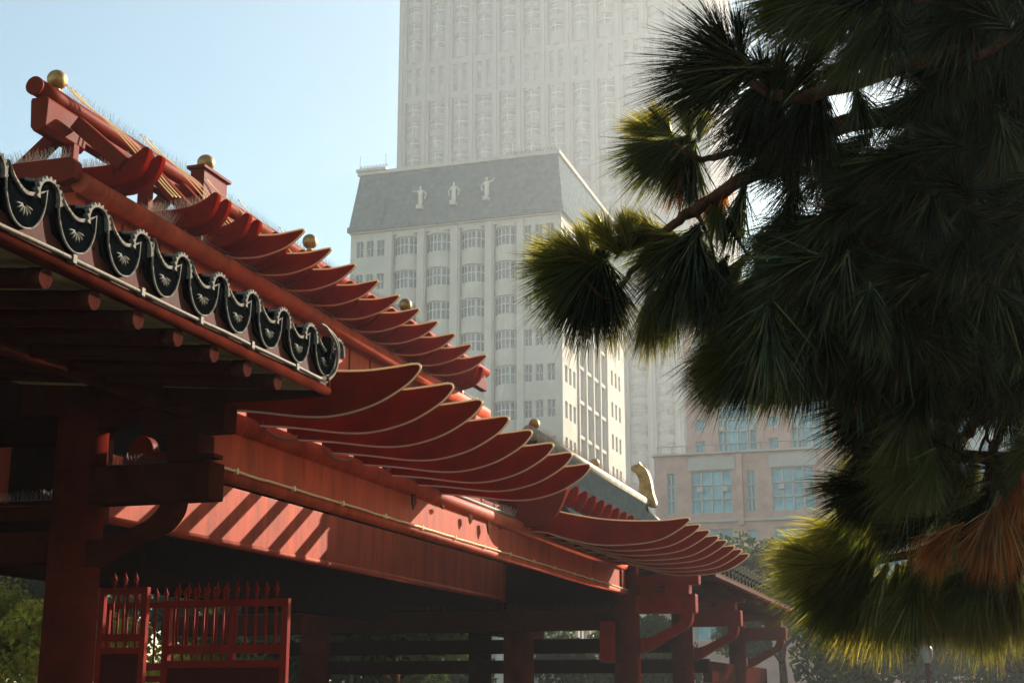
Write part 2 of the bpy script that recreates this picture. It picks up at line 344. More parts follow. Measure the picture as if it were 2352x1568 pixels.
# ================================================================= near tiled pavilion (black drip tiles, log rafters, bracketed column)
near = thing('tiled_pavilion', (7.0, 6.5, -EYE), 'nearest red pavilion whose eave is hung with black and silver drip tiles', 'pavilion')
TB = 4.1; TP = 0.414
def make_drip(parent, a0, tb=TB, first=True, zoff=0.0):
    t = MB(); r = MB(); z0 = 2.24 + zoff
    sh = smooth_curve([(-.155, .155), (-.15, .02), (-.10, -.085), (-.02, -.125), (.07, -.10), (.135, -.01), (.15, .11)], 5)
    top = smooth_curve([(.15, .11), (.06, .065), (-.02, .045), (-.10, .08), (-.155, .155)], 5)
    poly = sh + top[1:-1]
    t.prismb([(a0 + u, z0 + v) for u, v in poly], tb - .008, tb + .02)
    t.prismb([(a0 + u, z0 + v) for u, v in ((-.20, .14), (-.155, .155), (-.15, .02), (-.10, -.085), (-.16, -.06), (-.20, .05))], tb + .012, tb + .06)
    r.tube([(a0 + u, tb - .010, z0 + v) for u, v in sh], .006, 6)
    up = smooth_curve([(-.155, .155), (-.10, .082), (-.02, .038), (.06, .053), (.15, .11)], 5)
    lo = smooth_curve([(.15, .11), (.06, .070), (-.02, .055), (-.10, .094), (-.155, .155)], 5)
    r.prismb([(a0 + u, z0 + v) for u, v in up + lo[1:-1]], tb - .022, tb - .006)
    # fan of petals in relief
    for an in (190, 215, 240, 268, 296, 324, 350):
        an_ = math.radians(an); c0 = (-.012, -.012)
        p = [(a0 + c0[0] + math.cos(an_) * q, tb - .012, z0 + c0[1] + math.sin(an_) * q * .9) for q in (.012, .03, .05, .066)]
        r.tube(p, [.002, .0045, .0055, .001], 6)
    # round cap tile with toothed rim
    c = (a0 + .155, z0 + .075); arc = []
    N_ = 11
    for i in range(N_ * 4 + 1):
        th = math.radians(200 - 215 * i / (N_ * 4)); k = i % 4
        rad = .090 if k == 0 else (.101 if k == 1 else (.106 if k == 2 else .092))
        arc.append((c[0] + rad * math.cos(th), c[1] + rad * math.sin(th) * .98))
    inn = [(c[0] + .079 * math.cos(math.radians(-15 + 215 * i / 20)), c[1] + .079 * math.sin(math.radians(-15 + 215 * i / 20)) * .98) for i in range(21)]
    r.prismb(arc + inn, tb - .03, tb - .004)
    t.tube([(c[0], tb - .002, c[1]), (c[0] - .0, tb + .3, c[1] + .06)], .084, 20)
    t.tube([(c[0], tb - .014, c[1]), (c[0], tb - .004, c[1])], .06, 18)
    r.tube([(c[0] - .13, tb + .02, c[1] + .055), (c[0] - .06, tb - .0, c[1] + .062)], .010, 6)
    # pan tile bed behind
    t.box(a0 - .207, a0 + .207, tb + .03, tb + .05, z0 - .05, z0 + .06)
    d = t.build('drip_tile', M['tile'], parent, origin=(a0, tb, z0))
    ro = r.build('relief', M['rim'], None); ro.data.transform(Matrix.Translation(-W((a0, tb, z0)))); ro.parent = d
    return d
d0 = make_drip(near, 5.37)
for k in range(-1, 9):
    if k: copy_part(d0, near, (k * TP, 0, 0))
# corner tile turned round the end
c8 = copy_part(d0, near, (0, 0, 0)); c8.location = W((8.83, 4.22, 2.24)) - near.location; c8.rotation_euler = (0, 0, math.radians(55))
# tiled slope behind the drip tiles
m = MB()
for k in range(-4, 9):
    a0 = 5.37 + k * TP + .155
    m.tube([(a0, 4.35, 2.345), (a0, 6.0, 2.98), (a0, 6.9, 3.5)], .085, 12)
m.prism([(4.14, 2.27), (4.14, 2.21), (6.9, 3.42), (6.9, 3.50)], 3.4, 8.80)
m.build('roof_slope', M['tile'], near)
m = MB(); m.box(3.4, 8.79, 4.125, 4.175, 2.06, 2.27); m.build('fascia_board', M['board'], near, 0.004)
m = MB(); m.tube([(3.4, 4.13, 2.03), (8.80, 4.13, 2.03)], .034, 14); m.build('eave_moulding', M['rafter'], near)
m = MB(); m.tube(wobble(3.4, 8.72, 4.10, 2.083, 26, .003), .013, 7)
for k in range(8): m.box(3.9 + .62 * k, 3.93 + .62 * k, 4.082, 4.12, 2.062, 2.105)
m.tube(smooth_curve([(8.70, 4.08, 2.085), (8.79, 4.07, 2.16), (8.80, 4.05, 2.28), (8.76, 4.05, 2.38), (8.62, 4.06, 2.43), (8.55, 4.07, 2.44)], 6), .011, 7)
m.tube(smooth_curve([(8.68, 4.07, 2.09), (8.755, 4.05, 2.16), (8.765, 4.04, 2.27), (8.72, 4.04, 2.36), (8.6, 4.05, 2.42)], 6), .009, 7)
m.build('rope_light', M['conduit'], near)
m = MB(); m.box(8.795, 8.83, 4.115, 6.6, 2.0, 2.22); m.build('end_board', M['rafter'], near, 0.004)
m = MB(); m.prism([(4.15, 2.035), (6.6, 2.24), (6.6, 2.28), (4.15, 2.06)], 3.4, 8.79); m.build('soffit', M['soffit'], near)
m = MB(); m.tube([(5.64, 4.17, 1.955), (5.64, 5.0, 2.03), (5.64, 6.4, 2.17)], .05, 18); m.add([], [])
l0 = m.build('log_rafter', M['rafter'], near, origin=(5.64, 4.17, 1.955))
e = MB(); e.tube([(5.64, 4.145, 1.953), (5.64, 4.24, 1.961)], .0525, 18); eo = e.build('log_end', M['log_end'], None); eo.data.transform(Matrix.Translation(-W((5.64, 4.17, 1.955)))); eo.parent = l0
for k in range(-4, 7):
    if k: copy_part(l0, near, (k * .41, 0, 0))
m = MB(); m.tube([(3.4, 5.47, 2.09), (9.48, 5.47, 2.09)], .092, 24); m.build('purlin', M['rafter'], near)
# column and bracket
A0 = 9.35
column(near, 9.35, 6.42, 0.19, 2.55)
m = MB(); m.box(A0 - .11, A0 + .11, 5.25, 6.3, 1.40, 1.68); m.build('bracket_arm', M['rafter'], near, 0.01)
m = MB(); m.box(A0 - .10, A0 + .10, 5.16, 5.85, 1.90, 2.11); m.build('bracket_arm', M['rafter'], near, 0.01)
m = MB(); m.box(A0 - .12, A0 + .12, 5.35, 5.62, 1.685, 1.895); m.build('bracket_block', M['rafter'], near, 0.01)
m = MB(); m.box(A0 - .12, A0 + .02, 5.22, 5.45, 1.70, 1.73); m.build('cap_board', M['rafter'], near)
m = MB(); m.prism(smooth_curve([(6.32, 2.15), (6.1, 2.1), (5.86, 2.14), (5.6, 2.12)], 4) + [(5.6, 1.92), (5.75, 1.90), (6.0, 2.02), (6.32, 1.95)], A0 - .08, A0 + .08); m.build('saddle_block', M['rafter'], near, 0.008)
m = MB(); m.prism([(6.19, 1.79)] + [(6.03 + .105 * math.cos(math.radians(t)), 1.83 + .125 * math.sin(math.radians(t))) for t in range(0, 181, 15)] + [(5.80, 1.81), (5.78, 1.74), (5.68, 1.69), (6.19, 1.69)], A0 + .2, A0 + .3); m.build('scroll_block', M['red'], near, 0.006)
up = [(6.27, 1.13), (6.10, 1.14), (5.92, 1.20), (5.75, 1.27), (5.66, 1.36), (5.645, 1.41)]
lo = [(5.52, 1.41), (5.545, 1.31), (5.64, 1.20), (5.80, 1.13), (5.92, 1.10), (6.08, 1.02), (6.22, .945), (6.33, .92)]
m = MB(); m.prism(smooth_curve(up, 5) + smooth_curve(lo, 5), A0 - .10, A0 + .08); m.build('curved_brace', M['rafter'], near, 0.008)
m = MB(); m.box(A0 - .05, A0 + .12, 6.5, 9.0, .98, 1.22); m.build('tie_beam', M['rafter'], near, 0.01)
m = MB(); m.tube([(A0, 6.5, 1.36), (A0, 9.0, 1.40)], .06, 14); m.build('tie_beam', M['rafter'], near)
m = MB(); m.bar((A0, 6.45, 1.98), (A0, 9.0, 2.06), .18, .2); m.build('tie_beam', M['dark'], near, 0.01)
m = MB(); spikes(m, [(A0, 5.3, 1.70), (A0, 6.2, 1.70)], .09, .03, .6, .0014); m.build('bird_spikes', M['iron'], near); m = MB(); spikes(m, [(A0, 6.6, 1.46), (A0, 8.2, 1.48)], .08, .03, .5, .0014); m.build('bird_spikes', M['iron'], near)
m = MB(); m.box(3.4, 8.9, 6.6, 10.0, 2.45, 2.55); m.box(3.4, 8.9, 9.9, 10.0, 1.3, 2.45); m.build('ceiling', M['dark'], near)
m = MB(); m.box(10.4, 10.5, 6.9, 10.2, 1.35, 2.74); m.build('dark_infill', M['dark'], near)  # another added dark sheet standing in for deep shade

# ================================================================= upper roof (ridge with golden balls, twin horns, fins with rope lights)
upr = thing('ridge_roof', (11.35, 7.8, 1.6), 'upper red roof frame with a long ridge pole topped by golden balls and rows of upturned fins', 'roof')
UB = 7.76
m = MB(); m.tube([(10.96, UB, 4.71), (22.9, UB, 4.71)], .10, 24); m.build('purlin', M['beam'], upr)
m = MB(); m.tube([(10.9, 8.3, 5.73), (11.2, 8.3, 5.735), (24.5, 8.3, 5.80)], .09, 28); m.build('ridge_pole', M['red'], upr)
m = MB(); m.tube([(10.87, 8.3, 5.73), (10.9, 8.3, 5.73)], .094, 28); m.build('pole_cap', M['red'], upr)
m = MB(); m.prism([(8.36, 5.63), (8.19, 5.63), (8.17, 5.60), (8.18, 5.33), (8.22, 5.28), (8.31, 5.28), (8.35, 5.33), (8.37, 5.60)], 10.93, 11.6); m.build('ridge_block', M['red'], upr, .012)
m = MB(); m.box(11.6, 24.4, 8.24, 8.36, 5.42, 5.62); m.build('ridge_beam', M['red'], upr, .01)
# truss at the near gable
m = MB(); m.bar((11.35, 8.12, 5.50), (11.35, 7.55, 5.00), .11, .15, up=(0, 1, 1)); m.build('truss_rafter', M['red'], upr, .01)
m = MB(); m.bar((11.40, 8.38, 5.42), (11.40, 9.3, 4.66), .11, .15, up=(0, -1, 1)); m.build('truss_rafter', M['red'], upr, .01)
m = MB(); m.box(11.36, 11.46, 8.15, 8.29, 4.8, 5.31); m.build('king_post', M['red'], upr, .01)
m = MB(); m.box(12.66, 12.76, 8.10, 8.24, 4.8, 5.4); m.build('king_post', M['red'], upr, .01)
# tie beam with rounded nose resting on the purlin end
nose = [(7.80, 4.93), (7.745, 4.88), (7.735, 4.80), (7.76, 4.72), (7.85, 4.69)]
m = MB(); m.prism([(9.4, 4.93)] + nose + [(9.4, 4.69)], 10.84, 10.95); m.build('tie_beam', M['red'], upr, .006)
m = MB(); m.prism([(9.4, 4.93)] + nose + [(9.4, 4.69)], 11.5, 11.6); m.build('tie_beam', M['red'], upr, .006)
HP = smooth_curve([(8.20, 5.035), (7.78, 5.022), (7.55, 5.055), (7.42, 5.115), (7.335, 5.165), (7.29, 5.125), (7.335, 4.97), (7.435, 4.873), (7.595, 4.812), (7.76, 4.808), (8.0, 4.83), (8.25, 4.86)], 5)
def make_horn(parent, a0, db=0, dz=0):
    m = MB(); m.prism([(b + db, z + dz) for b, z in HP], a0, a0 + .075)
    h = m.build('horn', M['fin'], parent, .006, origin=(a0, 7.76 + db, 4.8 + dz))
    b_ = MB(); c = (a0 - .004, 7.66 + db, 4.94 + dz); b_.tube([c, (a0 + .01, c[1], c[2])], .022, 12); b_.tube([(a0 - .02, c[1], c[2]), (a0, c[1], c[2])], .010, 8)
    bo = b_.build('bolt', M['rafter'], None); bo.data.transform(Matrix.Translation(-W((a0, 7.76 + db, 4.8 + dz)))); bo.parent = h
    return h
h0 = make_horn(upr, 11.35)
first = True
for aa in [11.59] + [v for k in range(13) for v in (12.70 + k * S, 12.94 + k * S)]:
    copy_part(h0, upr, (aa - 11.35, 0, 0))
# rafters behind the horns (ridge to purlin)
m = MB(); m.bar((12.85, 8.25, 5.60), (12.85, 7.70, 5.02), .12, .14, up=(0, 1, 1)); r1 = m.build('rafter', M['red'], upr, .008, origin=(12.85, 7.8, 5.0))
for k in range(1, 13): copy_part(r1, upr, (k * S, 0, 0))
m = MB(); m.bar((12.85, 8.35, 5.60), (12.85, 8.95, 4.98), .12, .14, up=(0, -1, 1)); r1 = m.build('rafter', M['red'], upr, .008, origin=(12.85, 8.8, 5.0))
for k in range(1, 16, 1): copy_part(r1, upr, (k * S, 0, 0))
# plywood fins outlined with rope light
R1 = [(7.80, 4.86), (7.70, 4.79), (7.56, 4.752), (7.30, 4.742), (7.03, 4.80), (6.88, 4.88), (6.78, 4.965), (6.765, 5.0), (6.80, 5.012), (6.95, 4.995), (7.11, 4.983), (7.41, 5.005), (7.62, 5.03), (7.72, 4.98), (7.80, 4.90)]
f1 = make_fin(R1, 13.70, upr, rr=.010)
for k in range(1, 10): copy_part(f1, upr, (k * S, 0, 0))
# frieze boards under the purlin
m = MB(); m.box(11.2, 24.2, 7.90, 7.96, 3.0, 4.80); m.box(11.05, 11.2, 7.86, 8.02, 3.0, 4.66); m.build('frieze_board', M['beam'], upr, .006)
m = MB()
for k in range(18): m.box(11.9 + S * k, 11.925 + S * k, 7.885, 7.899, 3.0, 4.62)
m.build('frieze_batten', M['red'], upr)
m = MB(); m.tube(wobble(11.3, 23.6, 7.84, 4.02, 40, .003), .012, 7)
m.build('conduit', M['conduit'], upr)
m = MB()
for k in range(14): m.box(13.03 + S * k, 13.06 + S * k, UB - .112, UB - .03, 4.77, 4.825)
m.build('clamp', M['steel'], upr)
m = MB(); m.tube([(13.0 + .35 * i, UB - .085, 4.80 + (.012 if i % 2 == 0 else -.006)) for i in range(27)], .008, 6); m.build('rope_light', M['conduit'], upr)
# electric cords sagging off the ridge pole
m = MB()
for k, (a0, dz) in enumerate(((11.55, 0), (11.62, .02), (11.7, .04), (12.9, 0), (12.98, .03), (13.1, .05), (14.3, 0), (15.1, .02), (16.2, 0))):
    m.tube(smooth_curve([(a0 - .35, 8.18, 5.86), (a0 - .1, 8.16, 5.78), (a0 + .15, 8.08, 5.70), (a0 + .4, 7.95, 5.52 + dz), (a0 + .75, 7.78, 5.22 + dz), (a0 + .95, 7.7, 5.08 + dz)], 5), .0065, 7)
m.build('cord', M['rope'], upr)
# balls
def gball(parent, a, b, z, r, post=False):
    m = MB(); m.ball((a, b, z), r, 28); o = m.build('golden_ball', M['gold'], parent)
    m = MB(); m.lathe((a, b, z - r - .03), [(.0, 0), (.05, 0), (.03, .04), (.03, .06)], 16); m.build('ball_seat', M['gold'], parent)
    return o
gball(upr, 11.22, 8.3, 5.935, .10)
gball(upr, 14.15, 8.3, 6.125, .105)
gball(upr, 17.0, 8.3, 6.03, .105)
gball(upr, 20.5, 8.3, 6.05, .105)
m = MB(); m.box(13.95, 14.5, 8.2, 8.38, 5.55, 5.98); m.box(13.9, 14.55, 8.17, 8.41, 5.98, 6.02); m.build('ball_post', M['red'], upr, .006)
# bird spikes
m = MB(); spikes(m, [(11.4, 8.3, 5.82), (13.85, 8.3, 5.83)], .13, .03, .55, .0012); m.build('bird_spikes', M['iron'], upr)
m = MB(); spikes(m, [(14.6, 8.3, 5.83), (21.5, 8.3, 5.86)], .12, .04, .55, .0014); m.build('bird_spikes', M['iron'], upr)
m = MB(); spikes(m, [(10.9, 9.4, 4.935), (10.9, 7.85, 4.935)], .13, .02, .6, .0018); m.build('bird_spikes', M['spike'], upr); m = MB(); spikes(m, [(11.4, 8.2, 5.03), (11.4, 7.78, 5.03), (11.4, 7.5, 5.07)], .10, .016, .6, .0018)
spikes(m, [(12.2, 7.8, 4.81), (12.7, 7.8, 4.81)], .16, .014, .7, .0018); spikes(m, [(12.75, 8.2, 5.03), (12.75, 7.78, 5.03), (12.75, 7.5, 5.07)], .11, .016, .6, .0018)
spikes(m, [(12.9, 7.8, 4.81), (13.4, 7.8, 4.81)], .14, .014, .7, .0018); spikes(m, [(13.45, 8.1, 5.03), (13.45, 7.6, 5.05)], .09, .018, .6, .0018)
spikes(m, [(21.8, 7.8, 5.03), (21.8, 7.4, 5.10)], .09, .018, .6, .0018)
m.build('bird_spikes', M['spike'], upr)

# ================================================================= far pavilion (grey ridge, golden finial, tile eave)
far = thing('tiled_pavilion', (24.5, 5.8, -EYE), 'farther pavilion whose grey tiled ridge ends in a golden curled finial', 'pavilion')
m = MB(); m.tube([(20.3, 6.2, 3.86), (28.5, 6.2, 3.80)], .10, 18); m.build('ridge_pole', M['cream'], far)
m = MB(); m.box(20.5, 28.3, 6.12, 6.28, 3.25, 3.76); m.build('ridge_wall', M['gridge'], far, .01)
m = MB(); m.box(28.3, 31.0, 6.15, 6.25, 3.25, 3.6); m.build('ridge_wall', M['gridge'], far, .01)
m = MB(); m.tube([(28.3, 6.2, 3.65), (31.0, 6.2, 3.45)], .06, 12); m.build('ridge_pole', M['cream'], far)
for a_, z_ in ((20.62, 4.03), (24.3, 3.99)):
    gball(far, a_, 6.2, z_, .085)
tail = smooth_curve([(6.30, 3.78), (6.33, 4.0), (6.30, 4.2), (6.36, 4.38), (6.47, 4.47), (6.44, 4.56), (6.33, 4.58), (6.31, 4.64), (6.26, 4.57), (6.14, 4.45), (6.07, 4.25), (6.03, 4.0), (5.97, 3.78), (6.03, 3.70), (6.2, 3.74)], 5, closed=True)
m = MB(); m.prism(tail, 28.3, 28.48); m.build('golden_finial', M['gold'], far, .03)
m = MB(); spikes(m, [(21.0, 6.2, 3.95), (28.0, 6.2, 3.9)], .12, .08, .6, .003); m.build('bird_spikes', M['spike'], far)
h3 = make_horn(far, 20.0, -1.80, -2.13)
for k in range(1, 13): copy_part(h3, far, (k * .52, 0, 0))
m = MB(); m.box(19.6, 28.5, 5.85, 5.95, 2.45, 2.72); m.build('eave_beam', M['red'], far, .01)
m = MB(); m.prism([(5.5, 2.55), (6.2, 3.3), (6.9, 2.55), (6.9, 2.48), (5.5, 2.48)], 20.4, 30.5); m.build('roof_slope', M['gridge'], far)
d1 = make_drip(far, 24.6, 4.1, zoff=-.06)
for k in range(1, 26): copy_part(d1, far, (k * TP, 0, 0))
m = MB(); m.prism([(4.14, 2.22), (4.14, 2.15), (6.2, 2.44), (6.2, 2.52)], 24.3, 35.2); m.build('roof_slope', M['gridge'], far)
m = MB(); m.box(24.3, 35.2, 4.13, 4.18, 1.96, 2.14); m.build('fascia_board', M['board'], far)
m = MB(); m.tube([(24.3, 4.13, 1.93), (35.2, 4.13, 1.93)], .04, 10); m.build('eave_moulding', M['rafter'], far)
m = MB(); m.tube([(24.9, 4.2, 1.86), (24.9, 5.6, 2.0)], .055, 12); l1 = m.build('log_rafter', M['rafter'], far, origin=(24.9, 4.2, 1.86))
for k in range(1, 21): copy_part(l1, far, (k * .5, 0, 0))
m = MB(); m.prism([(4.2, 1.955), (5.6, 2.10), (5.6, 2.13), (4.2, 1.98)], 24.3, 35.2); m.build('soffit', M['rafter'], far)

# ================================================================= gates
def gate(name, a, bl, br, ztop, zmid, zbot, n, label, spear=True, mesh_bottom=True, mt=None):
    mt = mt or M['gate']
    g = thing(name, (a, (bl + br) / 2, -EYE), label, 'gate', 'red metal gates between the pavilion columns')
    for b in (bl, br): m = MB(); m.box(a - .03, a + .03, b - .03, b + .03, zbot, ztop); m.build('post', mt, g, .004)
    m = MB(); m.box(a - .025, a + .025, br + .031, bl - .031, ztop - .06, ztop); m.build('top_rail', mt, g, .004)
    m = MB(); m.box(a - .028, a + .028, br + .031, bl - .031, zmid - .035, zmid + .035); m.box(a - .028, a + .028, br + .031, bl - .031, zmid - .15, zmid - .09); m.build('middle_rail', mt, g, .004)
    for k in range(n):
        b = br + (bl - br) * (k + 1) / (n + 1)
        m = MB(); m.tube([(a, b, zmid + .036), (a, b, ztop - .061)], .012, 8); bo = m.build('bar', mt, g)
        if spear:
            m = MB(); m.lathe((a, b, ztop + .001), [(.0, 0), (.012, 0), (.012, .03), (.022, .035), (.010, .05), (.028, .075), (.012, .11), (.0, .15)], 8)
            m.build('spearhead', mt, g)
    if mesh_bottom:
        m = MB(); m.box(a - .006, a + .006, br + .03, bl - .03, zbot + .03, zmid - .15); m.build('lower_panel', M['maroon'], g)
    return g
gate('metal_gate', 11.0, 6.58, 5.47, .80, .39, -EYE + .05, 11, 'bright red gate with a row of spear tips, between the near and the dark column')
gate('metal_gate', 12.2, 8.02, 7.55, 1.02, .55, -EYE + .05, 3, 'narrow dark red gate leaf directly right of the nearest thick column')
gate('metal_gate', 13.2, 8.6, 7.15, .95, .30, -EYE + .05, 12, 'red fence gate standing behind the narrow leaf, seen against sunlit leaves', mesh_bottom=False)
gate('metal_gate', 12.4, 10.4, 9.45, 1.05, .5, -EYE + .05, 6, 'red gate at the far left edge of the picture, seen against yellow leaves', mesh_bottom=True)

# ================================================================= foliage helper
def leaf_cloud(name, centers, radii, n, size, tint, parent, jitter=.35):
    cs = np.array(centers); rs = np.array(radii)
    idx = rng.integers(0, len(cs), n)
    d = rng.normal(size=(n, 3)); d /= np.linalg.norm(d, axis=1)[:, None]
    rad = rng.random(n) ** .45
    P = cs[idx] + d * (rs[idx] * rad)[:, None] * np.array([1, 1, .8])
    u = rng.normal(size=(n, 3)); u /= np.linalg.norm(u, axis=1)[:, None]
    w = rng.normal(size=(n, 3)); w -= u * (w * u).sum(1)[:, None]; w /= np.linalg.norm(w, axis=1)[:, None]
    s = size * (0.6 + .8 * rng.random(n))[:, None]
    V = np.stack([P - u * s, P + w * s * .45, P + u * s, P - w * s * .45], 1).reshape(-1, 3)
    V = np.stack([-V[:, 1], V[:, 0], V[:, 2] + EYE], 1)
    if parent is not None: V -= np.array(parent.location)
    me = bpy.data.meshes.new(name); me.vertices.add(n * 4); me.vertices.foreach_set('co', V.ravel().astype(np.float32))
    me.loops.add(n * 4); me.loops.foreach_set('vertex_index', np.arange(n * 4, dtype=np.int32))
    me.polygons.add(n); me.polygons.foreach_set('loop_start', np.arange(0, n * 4, 4, dtype=np.int32))
    me.update(); me.validate()
    ca = me.color_attributes.new('tint', 'FLOAT_COLOR', 'POINT')
    t = np.array(tint)[None] * (1 + jitter * (rng.random((n, 1)) - .5) * 2) * (1 + .3 * (rng.random((n, 3)) - .5))
    t = np.repeat(np.concatenate([t, np.ones((n, 1))], 1), 4, axis=0)
    ca.data.foreach_set('color', t.ravel().astype(np.float32))
    me.materials.append(M['leaf'])
    o = bpy.data.objects.new(name, me); COL.objects.link(o)
    if parent is not None: o.parent = parent
    return o
def tree(a, b, h, cr, label, tint=(.035, .055, .02), n=5000, size=.14, group=None, cat='tree', name='tree', crz=None, trunk=True):
    t = thing(name, (a, b, -EYE), label, cat, group)
    if trunk:
        m = MB(); m.tube([(a, b, -EYE), (a + .1, b, -EYE + h * .3), (a, b + .2, -EYE + h * .75)], [.22, .16, .07], 10)
        for k in range(7):
            an = k * 2.4; z0 = -EYE + h * (.3 + .06 * k)
            m.tube([(a, b + .05, z0), (a + math.cos(an) * cr * .4, b + math.sin(an) * cr * .4, z0 + h * .15), (a + math.cos(an) * cr * .8, b + math.sin(an) * cr * .8, z0 + h * .22)], [.08, .05, .02], 6)
        m.build('trunk', M['bark'], t)
    cs = []; rs = []
    for k in range(16):
        an = random.random() * 6.28; rr = cr * random.random() ** .5 * .85; zz = -EYE + h * random.uniform(.42 if trunk else .15, .92)
        cs.append((a + math.cos(an) * rr, b + math.sin(an) * rr, zz)); rs.append(cr * random.uniform(.25, .5))
    leaf_cloud('crown', cs, rs, n, size, tint, t)
    return t
# shrubs behind the gates; raised yellow tints stand in for sunlight
G = 'sunlit shrubs behind the gates'
tree(19.0, 12.4, 2.9, 1.4, 'yellow sunlit shrub seen through the narrow gate beside the nearest column', (.30, .25, .03), 9000, .055, G, 'shrub', 'shrub', trunk=False)
tree(18.0, 14.8, 3.2, 1.5, 'yellow green shrub at the far left edge behind the gate', (.16, .14, .02), 9000, .055, G, 'shrub', 'shrub', trunk=False)
tree(22.0, 12.4, 2.6, 1.5, 'dull green shrub behind the spear-tipped gate', (.10, .10, .02), 8000, .055, G, 'shrub', 'shrub', trunk=False)
# park trees behind and to the right
specs = [(38, 15.5, 5.6, 3.2, 'broad dark tree behind the far side of the walkway, left of centre'), (40, 28.5, 7.5, 3.6, 'tall dark tree beyond the left edge shrubs'), (34, 24.5, 6.5, 3.2, 'dark tree at the left edge beyond the sunlit shrubs'), (36, 18.5, 5.2, 3.0, 'dark tree behind the gates, right of the nearest column'), (46, 3.2, 5.6, 2.6, 'dark park tree low behind the curled roof edge of the far pavilion'),
         (52, -2.0, 4.6, 3.2, 'dark park tree just left of the street lamp, under the hanging pine'),
         (60, 7.6, 8.2, 3.0, 'tall dark tree whose top shows above the lowest fins, below the pink building'),
         (50, -7.5, 5.2, 3.2, 'dark spreading park tree right of the street lamp'),
         (40, -8.6, 4.4, 2.6, 'greener park tree at the bottom right corner'),
         (56, 13.5, 4.4, 3.2, 'dark tree seen between the walkway columns at the centre'),
         (50, 20.0, 4.0, 3.4, 'dark tree seen through the walkway left of centre'),
         (62, 2.5, 5.2, 3.0, 'smaller dark tree beyond the far brackets'),
         (70, -4.0, 5.0, 4.0, 'farthest dark tree behind the street lamp')]
for i, (a, b, h, cr, lb) in enumerate(specs):
    tree(a, b, h, cr, lb, (.05, .085, .03) if i == 8 else (.02, .032, .014), 15000 if a < 45 else 10000, .15, 'park trees beyond the pavilion')
# street lamp
la, lb_, lz = at_a(2128, 1497, 44)
lamp = thing('street_lamp', (la, lb_, -EYE), 'globe topped street lamp on a maroon post among the dark trees at lower right', 'street lamp')
m = MB(); m.lathe((la, lb_, -EYE), [(.0, 0), (.16, 0), (.16, .3), (.09, .5), (.06, 1.0), (.05, EYE + lz - .35), (.09, EYE + lz - .3)], 16); m.build('post', M['maroon'], lamp)
m = MB(); m.lathe((la, lb_, lz - .30), [(.10, 0), (.17, .18), (.19, .36), (.12, .48), (.0, .52)], 20); m.build('globe', M['lampglass'], lamp)
m = MB(); m.lathe((la, lb_, lz + .21), [(.04, 0), (.03, .05), (.0, .13)], 10); m.build('cap', M['lampglass'], lamp)
# low cream kiosk and teal board glimpsed through the colonnade
k = thing('kiosk', (52, 15.2, -EYE), 'low cream building glimpsed between the dark columns at the bottom centre', 'building')
m = MB(); m.box(58, 62, 13.0, 18.0, -EYE, 1.0); m.build('wall', M['conc'], k)
m = MB(); m.box(57.8, 62.2, 12.8, 18.2, 1.0, 1.15); m.build('roof', M['slate'], k)
p = at_a(866, 1547, 40)
sg = thing('notice_board', (p[0], p[1], -EYE), 'small teal board on a pole glimpsed under the walkway', 'sign')
m = MB(); m.box(p[0] - .02, p[0] + .02, p[1] - .14, p[1] + .14, p[2] - .18, p[2] + .18); m.build('panel', M['teal'], sg)
m = MB(); m.tube([(p[0] + .04, p[1], -EYE), (p[0] + .04, p[1], p[2] + .1)], .03, 8); m.build('post', M['steel'], sg)
p = at_a(861, 1568, 38); p2 = at_a(808, 1500, 38)
sp_ = thing('lamp_post', (p2[0], p2[1], -EYE), 'thin pale pole glimpsed left of the teal board', 'pole')
m = MB(); m.tube([(p2[0], p2[1], -EYE), (p2[0], p2[1], 1.6)], .06, 8); m.build('pole', M['paleclad'], sp_)
m = MB(); m.lathe((p2[0], p2[1], 1.6), [(.08, 0), (.10, .05), (.0, .1)], 8); m.build('cap', M['paleclad'], sp_)

# ================================================================= buildings
KS = 1.8
def facade(mb, rects, u0, u1, z0, z1, P, depth, mi=0):
    """P(u, z, d) -> (a,b,z); wall with real openings, reveals go d inward"""
    us = sorted({u0, u1, *[r[0] for r in rects], *[r[1] for r in rects]}); zs = sorted({z0, z1, *[r[2] for r in rects], *[r[3] for r in rects]})
    us = [u for u in us if u0 <= u <= u1]; zs = [z for z in zs if z0 <= z <= z1]
    for j in range(len(zs) - 1):
        zc = (zs[j] + zs[j + 1]) / 2; act = [r for r in rects if r[2] < zc < r[3]]; start = None
        for i in range(len(us)):
            solid = i < len(us) - 1 and not any(r[0] < (us[i] + us[i + 1]) / 2 < r[1] for r in act)
            if solid and start is None: start = us[i]
            if not solid and start is not None:
                mb.add([P(start, zs[j], 0), P(us[i], zs[j], 0), P(us[i], zs[j + 1], 0), P(start, zs[j + 1], 0)], [(0, 1, 2, 3)], mi); start = None
    for r in rects:
        c = [(r[0], r[2]), (r[1], r[2]), (r[1], r[3]), (r[0], r[3])]
        for q in range(4):
            x, y = c[q], c[(q + 1) % 4]
            mb.add([P(*x, 0), P(*y, 0), P(*y, depth), P(*x, depth)], [(0, 1, 2, 3)], mi)
